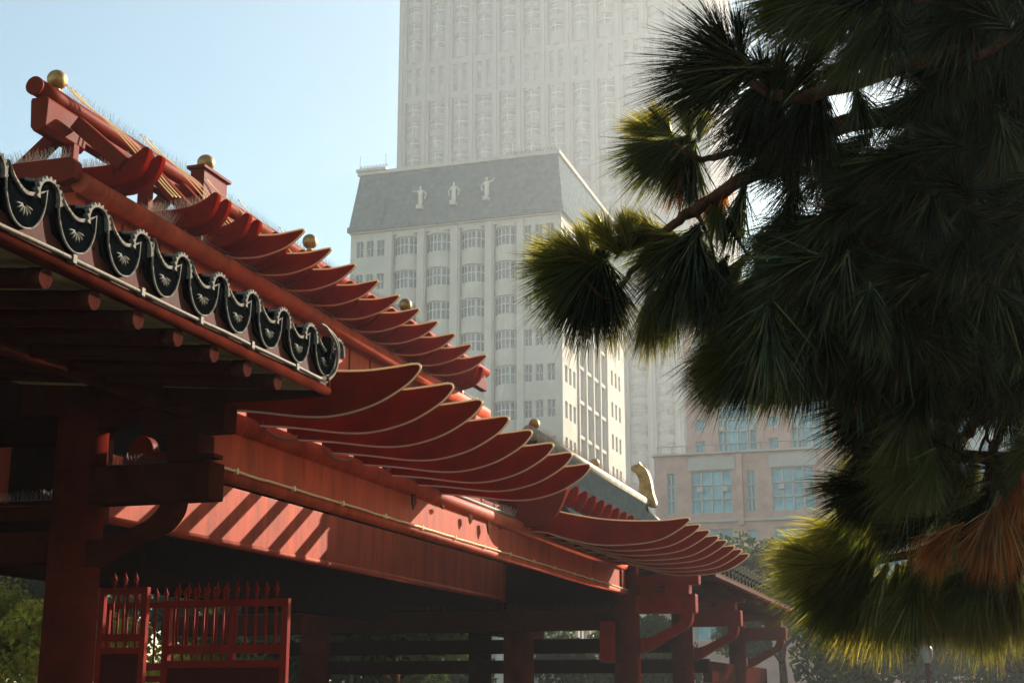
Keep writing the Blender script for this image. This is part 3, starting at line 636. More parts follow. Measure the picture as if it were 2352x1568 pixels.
def window(parent, r, P, depth, nc, nr, fw, bank=None, gm='glass', name='window'):
    """frame bars as 'window' with a 'pane' child; bank = (MB frame, MB glass) collects the surplus"""
    fr, gl = bank if bank else (MB(), MB())
    gl.add([P(r[0], r[2], depth * .9), P(r[1], r[2], depth * .9), P(r[1], r[3], depth * .9), P(r[0], r[3], depth * .9)], [(0, 1, 2, 3)])
    def rect(ua, ub, za, zb):
        d0, d1 = depth * .35, depth * .88
        vs = [P(u, z, d) for u in (ua, ub) for z in (za, zb) for d in (d0, d1)]
        fr.add(vs, [(0, 1, 3, 2), (4, 6, 7, 5), (0, 4, 5, 1), (2, 3, 7, 6), (0, 2, 6, 4)])
    for i in range(nc + 1):
        u = r[0] + (r[1] - r[0]) * i / nc; w = fw if i in (0, nc) else fw * .7
        rect(max(r[0], u - w / 2), min(r[1], u + w / 2), r[2], r[3])
    for j in range(nr + 1):
        z = r[2] + (r[3] - r[2]) * j / nr; w = fw if j in (0, nr) else fw * .7
        rect(r[0], r[1], max(r[2], z - w / 2) + .002, min(r[3], z + w / 2) - .002)
    if not bank:
        f = fr.build(name, M['white'], parent, fix=False); g = gl.build('pane', M[gm], None, fix=False)
        q = parent; g.data.transform(Matrix.Translation(-parent.location)); g.parent = f
def bow(mb_wall, parent, a, b0, b1, rows, zlo, zhi, proj, nc, bank=None, gm='glass2', fw=.09):
    """bowed bay between b0>b1 with windows in rows [(z0,z1)]"""
    n = 8; w = b0 - b1
    def P(u, z, d):
        t = u; return (a - proj * math.sin(math.pi * min(max(t, 0), 1)) ** .8 + d, b0 - w * t, z)
    zz = zlo
    for z0, z1 in sorted(rows) + [(zhi, None)]:
        for i in range(n):
            u0, u1 = i / n, (i + 1) / n
            mb_wall.add([P(u0, zz, 0), P(u1, zz, 0), P(u1, z0, 0), P(u0, z0, 0)], [(0, 1, 2, 3)])
            mb_wall.add([P(u0, zz, 0), P(u1, zz, 0), P(u1, zz, .5), P(u0, zz, .5)], [(0, 1, 2, 3)])
            mb_wall.add([P(u0, z0, 0), P(u1, z0, 0), P(u1, z0, .5), P(u0, z0, .5)], [(0, 1, 2, 3)])
        if z1 is None: break
        zz = z1
        fr, gl = bank if bank else (MB(), MB())
        for i in range(n):
            u0, u1 = i / n, (i + 1) / n
            gl.add([P(u0, z0, .32), P(u1, z0, .32), P(u1, z1, .32), P(u0, z1, .32)], [(0, 1, 2, 3)])
            for zc in (z0 + fw * .5, (z0 + z1) / 2 + .1, z1 - fw * .5):
                fr.add([P(u0, zc - fw / 2, .25), P(u1, zc - fw / 2, .25), P(u1, zc + fw / 2, .25), P(u0, zc + fw / 2, .25)], [(0, 1, 2, 3)])
        for i in range(nc + 1):
            u = i / nc; hw = fw / 2 / w * (1.6 if i % 2 == 0 else 1)
            u0, u1 = max(0, u - hw), min(1, u + hw)
            fr.add([P(u0, z0, .22), P(u1, z0, .22), P(u1, z1, .22), P(u0, z1, .22)], [(0, 1, 2, 3)])
        if not bank:
            f = fr.build('window', M['white'], parent, fix=False); g = gl.build('pane', M[gm], None, fix=False)
            g.data.transform(Matrix.Translation(-parent.location)); g.parent = f
    for t in (0, 1):
        mb_wall.add([P(t, zlo, 0), P(t, zlo, .5), P(t, zhi, .5), P(t, zhi, 0)], [(0, 1, 2, 3)])

# ---- pale hotel with mansard roof
hotel = thing('mansard_building', (120, 44, -EYE), 'pale stone building with a dark mansard roof and three white figures on it', 'building')
wall = MB(); ZR = 43.4; bL, bR = 54.3, 33.45
PF = lambda u, z, d: (120 + d, u, z)
rowz = [41.25 - 3.28 * i for i in range(12)]
bays = [(48.75, 2.45), (45.45, 2.45), (42.05, 2.45), (38.75, 2.4)]
bank = (MB(), MB()); rects = []; cnt = 0
for bc in (53.35, 52.3, 51.2):
    for z in rowz: rects.append((bc - .36, bc + .36, z - .8, z + .75))
for bc in (36.65, 35.6, 34.5):
    for z in rowz: rects.append((bc - .36, bc + .36, z - .8, z + .75))
cuts = [(bc - w / 2, bc + w / 2, rowz[-1] - 3, ZR - 1.0) for bc, w in bays]
facade(wall, rects + cuts, bR, bL, -EYE, ZR, PF, .35)
for bc, w in bays:
    bow(wall, hotel, 120.45, bc + w / 2, bc - w / 2, [(z - .95, z + .8) for z in rowz[:11]], rowz[-1] - 3, ZR - 1.0, .75, 6, None if bc > 35 else bank)
for i, r in enumerate(rects):
    vis = r[2] > 15
    if vis and cnt < 46: window(hotel, r, PF, .35, 2, 2, .09, None, 'glass2'); cnt += 1
    else: window(hotel, r, PF, .35, 2, 2, .09, bank)
# pilasters between bays
for bc in (50.35, 47.1, 43.75, 40.4, 37.35):
    wall.box(119.8, 119.999, bc - .33, bc + .33, -EYE, ZR - .7)
wall.box(119.7, 119.998, bR, bL, ZR - .62, ZR - .5)
# sunlit right side
PS = lambda u, z, d: (u, bR + d, z)
rs_ = []
for ac in (121.2, 122.6, 124.0, 138.6, 140.2, 141.8):
    for z in rowz: rs_.append((ac - .42, ac + .42, z - .8, z + .75))
for ac in (126.6, 129.3, 132.0, 134.7):
    for z in rowz: rs_.append((ac - 1.08, ac + 1.08, z - 1.45, z + 1.5))
facade(wall, rs_, 120, 144, -EYE, ZR, PS, .35)
wall.add([(144, bR, -EYE), (144, bL, -EYE), (144, bL, ZR), (144, bR, ZR)], [(0, 1, 2, 3)]); wall.add([(120, bL, -EYE), (144, bL, -EYE), (144, bL, ZR), (120, bL, ZR)], [(0, 1, 2, 3)])
bank3 = (MB(), MB())
for r in rs_: window(hotel, r, PS, .35, 2, 1, .09, bank if r[1] - r[0] < 1.5 else bank3)
fo = bank3[0].build('side_window', M['white'], hotel, fix=False); tag(fo, kind='stuff'); go = bank3[1].build('pane', M['towerglass'], None, fix=False); go.data.transform(Matrix.Translation(-hotel.location)); go.parent = fo
for ac in (125.3, 127.95, 130.65, 133.35, 136.2): wall.box(ac - .13, ac + .13, bR - .16, bR - .001, -EYE, ZR - .6)
wall.build('wall', M['stone'], hotel, fix=False)
fo = bank[0].build('window', M['white'], hotel, fix=False); tag(fo, kind='stuff'); go = bank[1].build('pane', M['glass2'], None, fix=False); go.data.transform(Matrix.Translation(-hotel.location)); go.parent = fo
m = MB(); zt = 49.0
base = [(119.6, 54.35), (119.6, 33.2), (144.4, 33.2), (144.4, 54.35)]; top = [(120.9, 53.9), (120.9, 33.95), (143.4, 33.95), (143.4, 53.9)]
m.add([(a, b, ZR) for a, b in base] + [(a, b, zt) for a, b in top], [(0, 1, 5, 4), (1, 2, 6, 5), (2, 3, 7, 6), (3, 0, 4, 7), (4, 5, 6, 7), (0, 3, 2, 1)])
m.build('mansard_roof', M['slate'], hotel)
m = MB()
m.box(119.5, 144.5, 33.1, 54.5, ZR - .5, ZR - .002)
m.build('cornice', M['slate'], hotel)
m = MB(); m.box(120.7, 143.6, 33.75, 54.1, zt + .002, zt + .35); m.box(120.5, 121.5, 51.1, 54.2, zt + .352, zt + .6); m.build('roof_coping', M['stone'], hotel)
m = MB(); m.bar((119.62, 51.0, ZR), (120.85, 50.6, zt), .25, .3); m.build('roof_rib', M['slate'], hotel)
m = MB(); m.bar((119.75, 38.0, ZR), (120.9, 37.7, zt), .06, .1); m.build('roof_rib', M['slate'], hotel)
m = MB()
for i in range(9): m.tube([(120.8, 53.9 - i * .33, zt + .6), (120.8, 53.75 - i * .33, zt + 1.0), (120.8, 53.6 - i * .33, zt + .75)], .04, 5)
m.build('roof_cresting', M['iron'], hotel); m = MB()
for i in range(14): m.tube([(120.8, 39.0 - i * .36, zt + .35), (120.8, 38.85 - i * .36, zt + .68), (120.8, 38.7 - i * .36, zt + .4)], .05, 5)
m.build('roof_cresting', M['iron'], hotel)
for bb in (53.9, 51.2, 38.4, 34.2): m = MB(); m.tube([(120.8, bb, zt + .3), (120.8, bb, zt + 2.0)], .03, 5); m.build('lightning_rod', M['iron'], hotel)
# statues: draped figures, arms raised or bent
def statue(bc, zc, pose, label):
    sk = bpy.data.meshes.new('statue')
    s_ = 1.12 * KS
    pts = {'hip': (0, 0, .75), 'kn': (0, 0, .35), 'ft': (0, 0, 0.0), 'ch': (0, 0, 1.15), 'nk': (0, 0, 1.42), 'hd': (0, 0, 1.62), 'top': (0, 0, 1.78)}
    rad = {'hip': .21, 'kn': .20, 'ft': .22, 'ch': .22, 'nk': .08, 'hd': .12, 'top': .07}
    if pose == 0: arms = {'sl': (.22, 0, 1.32), 'el': (.52, 0, 1.28), 'hl': (.68, 0, 1.42), 'sr': (-.22, 0, 1.32), 'er': (-.52, 0, 1.0), 'hr': (-.36, 0, .55)}
    elif pose == 1: arms = {'sl': (.22, 0, 1.32), 'el': (.46, 0, .98), 'hl': (.40, 0, .5), 'sr': (-.22, 0, 1.32), 'er': (-.46, 0, .98), 'hr': (-.40, 0, .5)}
    else: arms = {'sl': (.22, 0, 1.32), 'el': (.50, 0, 1.0), 'hl': (.36, 0, .55), 'sr': (-.22, 0, 1.32), 'er': (-.52, 0, 1.40), 'hr': (-.68, 0, 1.62)}
    pts.update(arms); rad.update({k_: .075 if k_[0] != 's' else .10 for k_ in arms})
    keys = list(pts); E_ = [('hip', 'kn'), ('kn', 'ft'), ('hip', 'ch'), ('ch', 'nk'), ('nk', 'hd'), ('hd', 'top'), ('ch', 'sl'), ('sl', 'el'), ('el', 'hl'), ('ch', 'sr'), ('sr', 'er'), ('er', 'hr')]
    sk.from_pydata([(-pts[k_][0] * s_, pts[k_][1] * s_, pts[k_][2] * s_) for k_ in keys], [(keys.index(x), keys.index(y)) for x, y in E_], [])
    o = bpy.data.objects.new('statue', sk); COL.objects.link(o); o.location = W((119.75, bc, zc))
    md = o.modifiers.new('skin', 'SKIN'); sk.skin_vertices[0].data[0].use_root = True
    for i, k_ in enumerate(keys): sk.skin_vertices[0].data[i].radius = (rad[k_] * s_, rad[k_] * s_ * .8)
    o.modifiers.new('sub', 'SUBSURF').render_levels = 2
    sk.materials.append(M['statue'])
    tag(o, label, 'statue', 'white figures on the mansard roof')
    # plinth bracket belongs to the building
    m = MB(); m.box(119.3, 120.1, bc - .28, bc + .28, zc - .4, zc + .02); m.build('statue_plinth', M['stone'], hotel)
statue(47.15, 44.9, 0, 'white statue on the dark mansard roof with its left-hand arm held out, leftmost of three')
statue(43.8, 44.95, 1, 'white statue on the mansard roof with both arms curved down, the middle of three')
statue(40.55, 45.05, 2, 'white statue on the mansard roof with its right-hand arm raised, rightmost of three')

# ---- tall tower behind
tower = thing('skyscraper', (220, 63, -EYE), 'tall beige tower behind the mansard roof, faded by haze', 'skyscraper')
wall = MB(); tL, tR = 91.2, 36.0; ZT = 150
PT = lambda u, z, d: (220 + d, u, z)
bays = [(88.3 - 4.38 * i, 3.0) for i in range(12)]
cz = 116.0
rows = [cz + 3.12 * k for k in range(-27, 11)]
special = {z for z in rows if 102.5 < z < 108.7}
norm = [z for z in rows if z not in special]
cuts = []; rects = []
for bc, w in bays:
    for lo_, hi_ in ((20, 101.9), (109.3, 149)):
        cuts.append((bc - w / 2, bc + w / 2, lo_, hi_))
    for z in (105.6,):
        for dx in (-.85, .85): rects.append((bc + dx - .42, bc + dx + .42, z - 2.6, z + 2.6))
facade(wall, rects + cuts, tR, tL, -EYE, ZT, PT, .4)
bank = (MB(), MB()); cnt = 0
for i, (bc, w) in enumerate(bays):
    lo_r = [z for z in norm if 21.5 < z < 101]; hi_r = [z for z in norm if 110.5 < z < 148]
    vis_lo = [z for z in lo_r if z > 86]; inv_lo = [z for z in lo_r if z <= 86]
    f_ = None if i < 9 else bank
    vis_hi = [z for z in hi_r if z < 128]; inv_hi = [z for z in hi_r if z >= 128]
    bow(wall, tower, 220.7, bc + w / 2, bc - w / 2, [(z - 1.15, z + 1.0) for z in inv_lo], 20, 84.5, 1.0, 2, bank, fw=.12)
    bow(wall, tower, 220.7, bc + w / 2, bc - w / 2, [(z - 1.15, z + 1.0) for z in vis_lo], 84.5, 101.9, 1.0, 2, f_, gm='towerglass', fw=.12)
    bow(wall, tower, 220.7, bc + w / 2, bc - w / 2, [(z - 1.15, z + 1.0) for z in vis_hi], 109.3, 128.5, 1.0, 2, f_, gm='towerglass', fw=.12)
    bow(wall, tower, 220.7, bc + w / 2, bc - w / 2, [(z - 1.15, z + 1.0) for z in inv_hi], 128.5, 149, 1.0, 2, bank, fw=.12)
for r in rects: window(tower, r, PT, .4, 1, 2, .1, bank)
wall.add([(220, tL, -EYE), (250, tL, -EYE), (250, tL, ZT), (220, tL, ZT)], [(0, 1, 2, 3)]); wall.add([(220, tR, -EYE), (250, tR, -EYE), (250, tR, ZT), (220, tR, ZT)], [(0, 1, 2, 3)])
wall.add([(250, tR, -EYE), (250, tL, -EYE), (250, tL, ZT), (250, tR, ZT)], [(0, 1, 2, 3)]); wall.add([(220, tR, ZT), (250, tR, ZT), (250, tL, ZT), (220, tL, ZT)], [(0, 1, 2, 3)])
wall.build('wall', M['cladding'], tower, fix=False)
fo = bank[0].build('window', M['paleclad'], tower, fix=False); tag(fo, kind='stuff'); go = bank[1].build('pane', M['towerglass'], None, fix=False); go.data.transform(Matrix.Translation(-tower.location)); go.parent = fo
m = MB()
for i in range(13): m.box(219.6, 219.999, 90.5 - 4.38 * i - .22, 90.5 - 4.38 * i + .22, -EYE, ZT)
m.build('pier', M['paleclad'], tower)

# ---- pink brick building: front block and set-back upper block
pink = thing('brick_building', (95, 12, -EYE), 'pink brick office building with blue glass bays and square windows', 'building')
wall = MB(); conc = MB()
PL = lambda u, z, d: (95 + d, u, z)
bank = (MB(), MB())
w_list = []
for k in range(6):
    o = -5.38 * k
    w_list += [(18.70 + o, 19.25 + o, 11.85, 14.62, 2, 3), (14.85 + o, 17.60 + o, 11.85, 14.72, 4, 3)]
    w_list += [(14.9 + o, 17.6 + o, 9.2, 10.8, 3, 1), (18.7 + o, 19.3 + o, 9.9, 10.7, 1, 1)]
    for z in (6.6, 3.6): w_list += [(14.9 + o, 17.6 + o, z, z + 2.0, 3, 1), (18.7 + o, 19.3 + o, z + .5, z + 1.6, 1, 1)]
facade(wall, [w[:4] for w in w_list], -14.5, 20.1, -EYE, 15.8, PL, .3)
for w in w_list:
    window(pink, w[:4], PL, .3, w[4], w[5], .13, None if w[3] > 9 else bank)
for k in range(6):
    o = -5.38 * k
    conc.box(94.9, 94.999, 14.6 + o, 17.75 + o, 14.75, 15.62)
    for u in (14.85 + .55, 17.05): conc.box(94.75, 94.98, u + o - .28, u + o + .1, 13.25, 13.6)
    wall.box(94.7, 94.999, 14.12 + o, 14.5 + o, 11.0, 15.75)
conc.box(94.8, 94.997, -14.5, 20.1, 11.25, 11.42)
conc.box(94.7, 95.6, -14.5, 20.2, 15.802, 15.95)
wall.add([(95, 20.1, -EYE), (130, 20.1, -EYE), (130, 20.1, 15.8), (95, 20.1, 15.8)], [(0, 1, 2, 3)]); wall.add([(95, -14.5, 15.8), (130, -14.5, 15.8), (130, 20.1, 15.8), (95, 20.1, 15.8)], [(0, 1, 2, 3)])
PU = lambda u, z, d: (100 + d, u, z)
w2 = []
for k in range(6):
    o = -5.15 * k
    for z in (18.35, 16.75, 21.3, 24.3, 27.3): w2.append((17.42 + o, 18.12 + o, z, z + .86, 1, 1))
    w2.append((13.77 + o, 16.5 + o, 16.5, 21.7, 4, 6)); w2.append((13.77 + o, 16.5 + o, 22.6, 27.8, 4, 6))
facade(wall, [w[:4] for w in w2], -14.5, 18.75, 15.8, 29, PU, .3)
for w in w2: window(pink, w[:4], PU, .3, w[4], w[5], .13, None if w[3] < 23 else bank)
wall.add([(100, 18.75, 15.8), (130, 18.75, 15.8), (130, 18.75, 29), (100, 18.75, 29)], [(0, 1, 2, 3)]); wall.add([(100, -14.5, 29), (130, -14.5, 29), (130, 18.75, 29), (100, 18.75, 29)], [(0, 1, 2, 3)])
for k in range(6):
    o = -5.15 * k
    for z in (18.2, 24.4):
        for u in (14.15, 16.2): conc.box(99.75, 99.98, u + o - .2, u + o + .15, z, z + .32)
    for u in (14.25, 16.1): conc.box(99.85, 99.98, u + o - .05, u + o + .05, 16.5, 21.7)
wall.build('wall', M['brick'], pink, fix=False); conc.build('concrete_band', M['conc'], pink, fix=False)
fo = bank[0].build('window', M['white'], pink, fix=False); tag(fo, kind='stuff'); go = bank[1].build('pane', M['glass'], None, fix=False); go.data.transform(Matrix.Translation(-pink.location)); go.parent = fo
m = MB()
for i in range(30): m.tube([(95.3, 19.9 - i * 1.0, 15.95), (95.3, 19.9 - i * 1.0, 16.5)], .03, 4)
m.tube([(95.3, 20.0, 16.5), (95.3, -10, 16.5)], .03, 4); m.build('roof_railing', M['paleclad'], pink)
# ---- white building at the right
wb = thing('white_building', (80, -6, -EYE), 'pale gridded office building glimpsed through the pine at the right edge', 'building')
wall = MB(); PW = lambda u, z, d: (80 + d, u, z)
rects = [(-1.9 - 1.5 * i, -.8 - 1.5 * i, z, z + 1.3) for i in range(12) for z in [2 + 2.0 * k for k in range(9)]]
facade(wall, rects, -20, -.4, -EYE, 20.5, PW, .3)
bank = (MB(), MB())
for i, r in enumerate(rects): window(wb, r, PW, .3, 2, 1, .08, None if r[2] > 9 and r[0] > -8 else bank)
wall.add([(80, -.4, -EYE), (90, -.4, -EYE), (90, -.4, 20.5), (80, -.4, 20.5)], [(0, 1, 2, 3)]); wall.add([(80, -20, 20.5), (90, -20, 20.5), (90, -.4, 20.5), (80, -.4, 20.5)], [(0, 1, 2, 3)])
wall.build('wall', M['white'], wb, fix=False)
fo = bank[0].build('window', M['white'], wb, fix=False); tag(fo, kind='stuff'); go = bank[1].build('pane', M['glass'], None, fix=False); go.data.transform(Matrix.Translation(-wb.location)); go.parent = fo

KS = 1.0
# ================================================================= the pine in the foreground
tb = at_d(2620, 900, 6.6)
pine = thing('pine_tree', (tb[0], tb[1], -EYE), 'large long-needled pine hanging into the right half of the picture', 'tree')
m = MB(); m.tube([(tb[0], tb[1], -EYE), (tb[0] + .03, tb[1], 1), (tb[0] - .02, tb[1] + .05, 3), (tb[0], tb[1], 5), (tb[0] + .05, tb[1], 6.4)], [.26, .22, .18, .12, .04], 16); m.build('trunk', M['bark'], pine)
def branch(pts, r0, r1, name='branch'):
    P = smooth_curve([at_d(*p) for p in pts], 5); n = len(P)
    P = [(p[0] + random.uniform(-.006, .006), p[1] + random.uniform(-.006, .006), p[2] + random.uniform(-.006, .006)) for p in P]
    m = MB(); m.tube(P, [r0 + (r1 - r0) * i / (n - 1) + random.uniform(-.001, .001) for i in range(n)], 9)
    return m.build(name, M['bark'], pine)
branch([(2620, 500, 6.6), (2350, 330, 6.2), (2100, 270, 6.0), (1920, 290, 5.9), (1800, 360, 5.9), (1700, 415, 5.8), (1600, 480, 5.8), (1550, 512, 5.8), (1500, 560, 5.8)], .055, .014)
branch([(1800, 360, 5.9), (1700, 350, 5.9), (1610, 365, 5.8), (1550, 330, 5.8)], .02, .008)
branch([(1500, 560, 5.8), (1440, 640, 5.8), (1400, 690, 5.7), (1340, 640, 5.7)], .014, .007)
branch([(1500, 555, 5.8), (1420, 560, 5.8), (1320, 600, 5.8)], .012, .006)
branch([(1590, 485, 5.8), (1625, 540, 5.8), (1640, 600, 5.8)], .010, .005)
branch([(1615, 480, 5.8), (1680, 530, 5.8), (1720, 600, 5.8)], .010, .005)
branch([(2625, 700, 6.6), (2200, 560, 6.1), (1950, 560, 6.0), (1860, 640, 6.0), (1760, 740, 6.0)], .045, .012)
branch([(2000, 560, 6.0), (1920, 700, 5.9), (1905, 820, 5.9)], .03, .014)
branch([(2630, 780, 6.6), (2400, 850, 6.1), (2330, 890, 6.0), (2260, 945, 6.0), (2205, 1015, 6.0)], .05, .02)
branch([(2345, 870, 6.0), (2320, 930, 6.0), (2290, 1010, 6.0), (2270, 1080, 6.0), (2250, 1180, 6.0)], .03, .012)
for q in ([(2262, 950, 6), (2270, 1010, 6), (2285, 1060, 6)], [(2290, 930, 6), (2265, 1000, 6), (2240, 1060, 6)], [(2330, 985, 6), (2350, 1050, 6), (2330, 1100, 6)], [(2250, 960, 6), (2230, 1000, 6), (2200, 1040, 6)]):
    branch(q, .009, .005)
branch([(2640, 260, 6.6), (2520, 150, 5.4), (2400, 90, 4.6), (2310, 95, 4.5), (2245, 130, 4.4)], .03, .012)
branch([(2100, 5, 4.4), (2190, 15, 4.4), (2225, 60, 4.4), (2235, 140, 4.4)], .012, .006)
branch([(2640, 200, 6.6), (2440, 150, 5.6), (2200, 120, 4.8), (1900, 210, 4.6), (1760, 210, 4.6), (1680, 150, 4.6)], .04, .012)
branch([(2630, 1150, 6.6), (2300, 1200, 6.3), (2100, 1270, 6.2), (1950, 1300, 6.1)], .04, .01)
branch([(2630, 1050, 6.6), (2250, 1050, 6.2), (2080, 1010, 6.1), (1990, 990, 6.0)], .04, .01)

GREEN = (.058, .068, .014); SHADE_GREEN = (.008, .012, .003); SUNLIT_YEL = (.17, .155, .042); BROWN = (.22, .062, .010)  # crown shade and sunlit tufts are put into the needle tints
tufts = []      # x, y, depth, angle(deg, 0=right, 90=up), length px, spread, n, tint
def T(x, y, d, ang, L, spread, n, tint): tufts.append((x, y, d, ang, L, spread, n, tint))
# left-most cluster
for (x, y, an, L, n, t) in ((1335, 605, 185, 150, 520, GREEN), (1345, 620, 215, 165, 620, GREEN), (1355, 635, 245, 165, 700, SHADE_GREEN), (1375, 640, 265, 160, 500, SHADE_GREEN), (1330, 585, 150, 120, 300, SUNLIT_YEL), (1350, 575, 110, 85, 260, SUNLIT_YEL), (1400, 555, 125, 95, 340, SUNLIT_YEL), (1440, 545, 100, 80, 300, SUNLIT_YEL),
                            (1400, 640, 280, 130, 350, SHADE_GREEN), (1300, 600, 170, 115, 250, SUNLIT_YEL), (1420, 690, 262, 120, 160, SUNLIT_YEL)):
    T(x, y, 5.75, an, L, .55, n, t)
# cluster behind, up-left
for (x, y, an, L, n, t) in ((1530, 330, 190, 140, 420, GREEN), (1540, 345, 215, 140, 460, GREEN), (1500, 300, 165, 95, 260, SUNLIT_YEL), (1530, 290, 120, 80, 260, SUNLIT_YEL), (1580, 290, 100, 75, 240, SUNLIT_YEL), (1610, 300, 75, 70, 200, SUNLIT_YEL), (1570, 360, 235, 120, 360, GREEN), (1590, 370, 262, 130, 380, SHADE_GREEN), (1560, 390, 262, 95, 120, BROWN)):
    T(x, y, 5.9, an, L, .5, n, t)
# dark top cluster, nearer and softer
for (x, y, an, L, n, t) in ((1680, 150, 175, 230, 300, SHADE_GREEN), (1690, 165, 195, 230, 360, SHADE_GREEN), (1690, 140, 150, 220, 260, SHADE_GREEN), (1670, 110, 120, 150, 200, SHADE_GREEN), (1690, 180, 212, 220, 260, SHADE_GREEN), (1700, 120, 95, 140, 160, SHADE_GREEN), (1780, 190, 75, 130, 220, SHADE_GREEN), (1760, 190, 110, 120, 200, SHADE_GREEN), (1820, 200, 60, 130, 200, SHADE_GREEN)):
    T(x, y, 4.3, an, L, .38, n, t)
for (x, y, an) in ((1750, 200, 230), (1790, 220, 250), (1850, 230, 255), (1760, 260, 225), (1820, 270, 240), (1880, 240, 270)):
    T(x, y, 4.8, an, 180, .5, 420, SHADE_GREEN)
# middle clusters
for (x, y, an, L, n, t) in ((1560, 560, 205, 150, 460, GREEN), (1570, 570, 235, 165, 560, SHADE_GREEN), (1590, 580, 262, 160, 560, SHADE_GREEN), (1610, 575, 290, 140, 300, SHADE_GREEN), (1520, 535, 165, 110, 240, SUNLIT_YEL), (1490, 520, 140, 80, 160, SUNLIT_YEL), (1480, 540, 195, 110, 260, GREEN),
                            (1560, 650, 240, 150, 460, GREEN), (1540, 680, 250, 150, 420, GREEN), (1490, 700, 262, 130, 220, SUNLIT_YEL), (1640, 640, 240, 150, 420, SHADE_GREEN), (1660, 660, 262, 140, 400, SHADE_GREEN), (1690, 620, 235, 130, 300, GREEN),
                            (1760, 640, 215, 140, 300, GREEN), (1750, 650, 245, 170, 460, GREEN), (1745, 640, 270, 150, 420, SHADE_GREEN), (1770, 650, 290, 140, 300, SHADE_GREEN), (1700, 700, 225, 160, 380, GREEN),
                            (1700, 470, 255, 120, 300, SHADE_GREEN), (1650, 470, 262, 110, 260, GREEN), (1660, 440, 240, 90, 180, BROWN)):
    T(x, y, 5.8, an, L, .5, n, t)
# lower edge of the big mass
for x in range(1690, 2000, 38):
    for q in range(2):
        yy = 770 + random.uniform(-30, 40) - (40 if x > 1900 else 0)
        T(x + random.uniform(-15, 15), yy, random.uniform(5.6, 6.1), 232 + (x - 1690) * .11 + random.uniform(-8, 8), 165, .42, 460, random.choice([GREEN, SHADE_GREEN, SHADE_GREEN]))
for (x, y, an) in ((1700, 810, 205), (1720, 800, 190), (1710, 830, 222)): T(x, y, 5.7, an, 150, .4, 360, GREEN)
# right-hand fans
for (x, y, an, L, t) in ((2020, 930, 185, 160, SHADE_GREEN), (2030, 950, 205, 165, SHADE_GREEN), (2040, 965, 228, 165, SHADE_GREEN), (2070, 970, 250, 170, SHADE_GREEN), (2000, 1110, 180, 150, SHADE_GREEN), (2010, 1120, 200, 150, SHADE_GREEN), (2030, 1130, 225, 160, GREEN), (2060, 1130, 250, 160, GREEN), (2000, 1100, 150, 90, SUNLIT_YEL),
                         (2120, 960, 262, 170, SHADE_GREEN), (2170, 960, 270, 160, SHADE_GREEN), (2120, 1100, 255, 170, GREEN), (2180, 1070, 268, 150, SHADE_GREEN), (2150, 1000, 235, 160, SHADE_GREEN), (2230, 1100, 265, 150, GREEN)):
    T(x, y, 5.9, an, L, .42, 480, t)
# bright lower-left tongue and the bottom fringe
for (x, y, an, L, t, n) in ((1900, 1290, 165, 140, SUNLIT_YEL, 520), (1910, 1300, 180, 160, SUNLIT_YEL, 520), (1930, 1310, 198, 170, GREEN, 520), (1950, 1325, 215, 170, GREEN, 520), (1970, 1220, 175, 150, SUNLIT_YEL, 420), (1990, 1235, 195, 160, SUNLIT_YEL, 460), (2010, 1250, 215, 160, GREEN, 460), (1975, 1340, 232, 160, GREEN, 480), (2010, 1350, 245, 160, SUNLIT_YEL, 480), (2050, 1355, 255, 150, SUNLIT_YEL, 480),
                         (2090, 1340, 262, 150, GREEN, 440), (2130, 1330, 262, 150, BROWN, 300), (2170, 1330, 255, 140, GREEN, 400), (2200, 1350, 240, 140, SUNLIT_YEL, 420), (2240, 1350, 255, 150, SUNLIT_YEL, 480), (2280, 1345, 265, 155, SUNLIT_YEL, 480), (2330, 1340, 275, 150, SUNLIT_YEL, 420), (2380, 1330, 290, 150, SUNLIT_YEL, 300),
                         (2190, 1240, 215, 110, BROWN, 380), (2175, 1230, 250, 120, BROWN, 260), (2290, 1210, 262, 120, BROWN, 560), (2310, 1210, 275, 120, BROWN, 420), (2340, 1150, 262, 120, SUNLIT_YEL, 400), (2350, 1080, 250, 110, SUNLIT_YEL, 420), (2200, 1180, 250, 130, SUNLIT_YEL, 360)):
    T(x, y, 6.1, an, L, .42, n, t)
# body of the crown
def xl(y):
    pts = [(-80, 1850), (60, 1900), (150, 1930), (230, 1860), (330, 1830), (430, 1790), (560, 1740), (700, 1790), (800, 1760), (860, 1840), (900, 2060), (1000, 2080), (1100, 2080), (1200, 2060), (1290, 2010), (1370, 2020)]
    for (y0, x0), (y1, x1) in zip(pts, pts[1:]):
        if y0 <= y <= y1: return x0 + (x1 - x0) * (y - y0) / (y1 - y0)
    return 2060
for layer, (dep, st, L) in enumerate(((4.6, 70, 150), (5.2, 60, 140), (5.7, 58, 130))):
    y = -70
    while y < 1345:
        x = xl(y) + random.uniform(0, 30)
        while x < 2420:
            gap = 2190 < x < 2380 and 900 < y < 1075
            thin = (1840 < x < 2120 and 40 < y < 340)
            if not gap and not (x < 2030 and random.random() < .46) and not (thin and random.random() < .78) and not (layer == 0 and y > 820) and not (layer == 1 and y > 1080) and not (y > 1180 and random.random() < .5):
                yy = y + random.uniform(-30, 30)
                T(x + random.uniform(-30, 30), yy, dep + random.uniform(-.3, .3), 232 + (x - 2000) * .03 + random.gauss(0, 42), L * random.uniform(.7, 1.15), .72, 250, SHADE_GREEN if y < 950 else random.choice([SHADE_GREEN, GREEN, GREEN, SUNLIT_YEL if y > 1080 else GREEN]))
            x += st
        y += st
for (x, y, an) in ((1830, 20, 200), (1880, 30, 215), (1930, 50, 225), (1990, 70, 235), (1840, -20, 190), (1960, 20, 215), (2040, 60, 240)):
    T(x, y, 4.4, an, 160, .42, 380, GREEN)

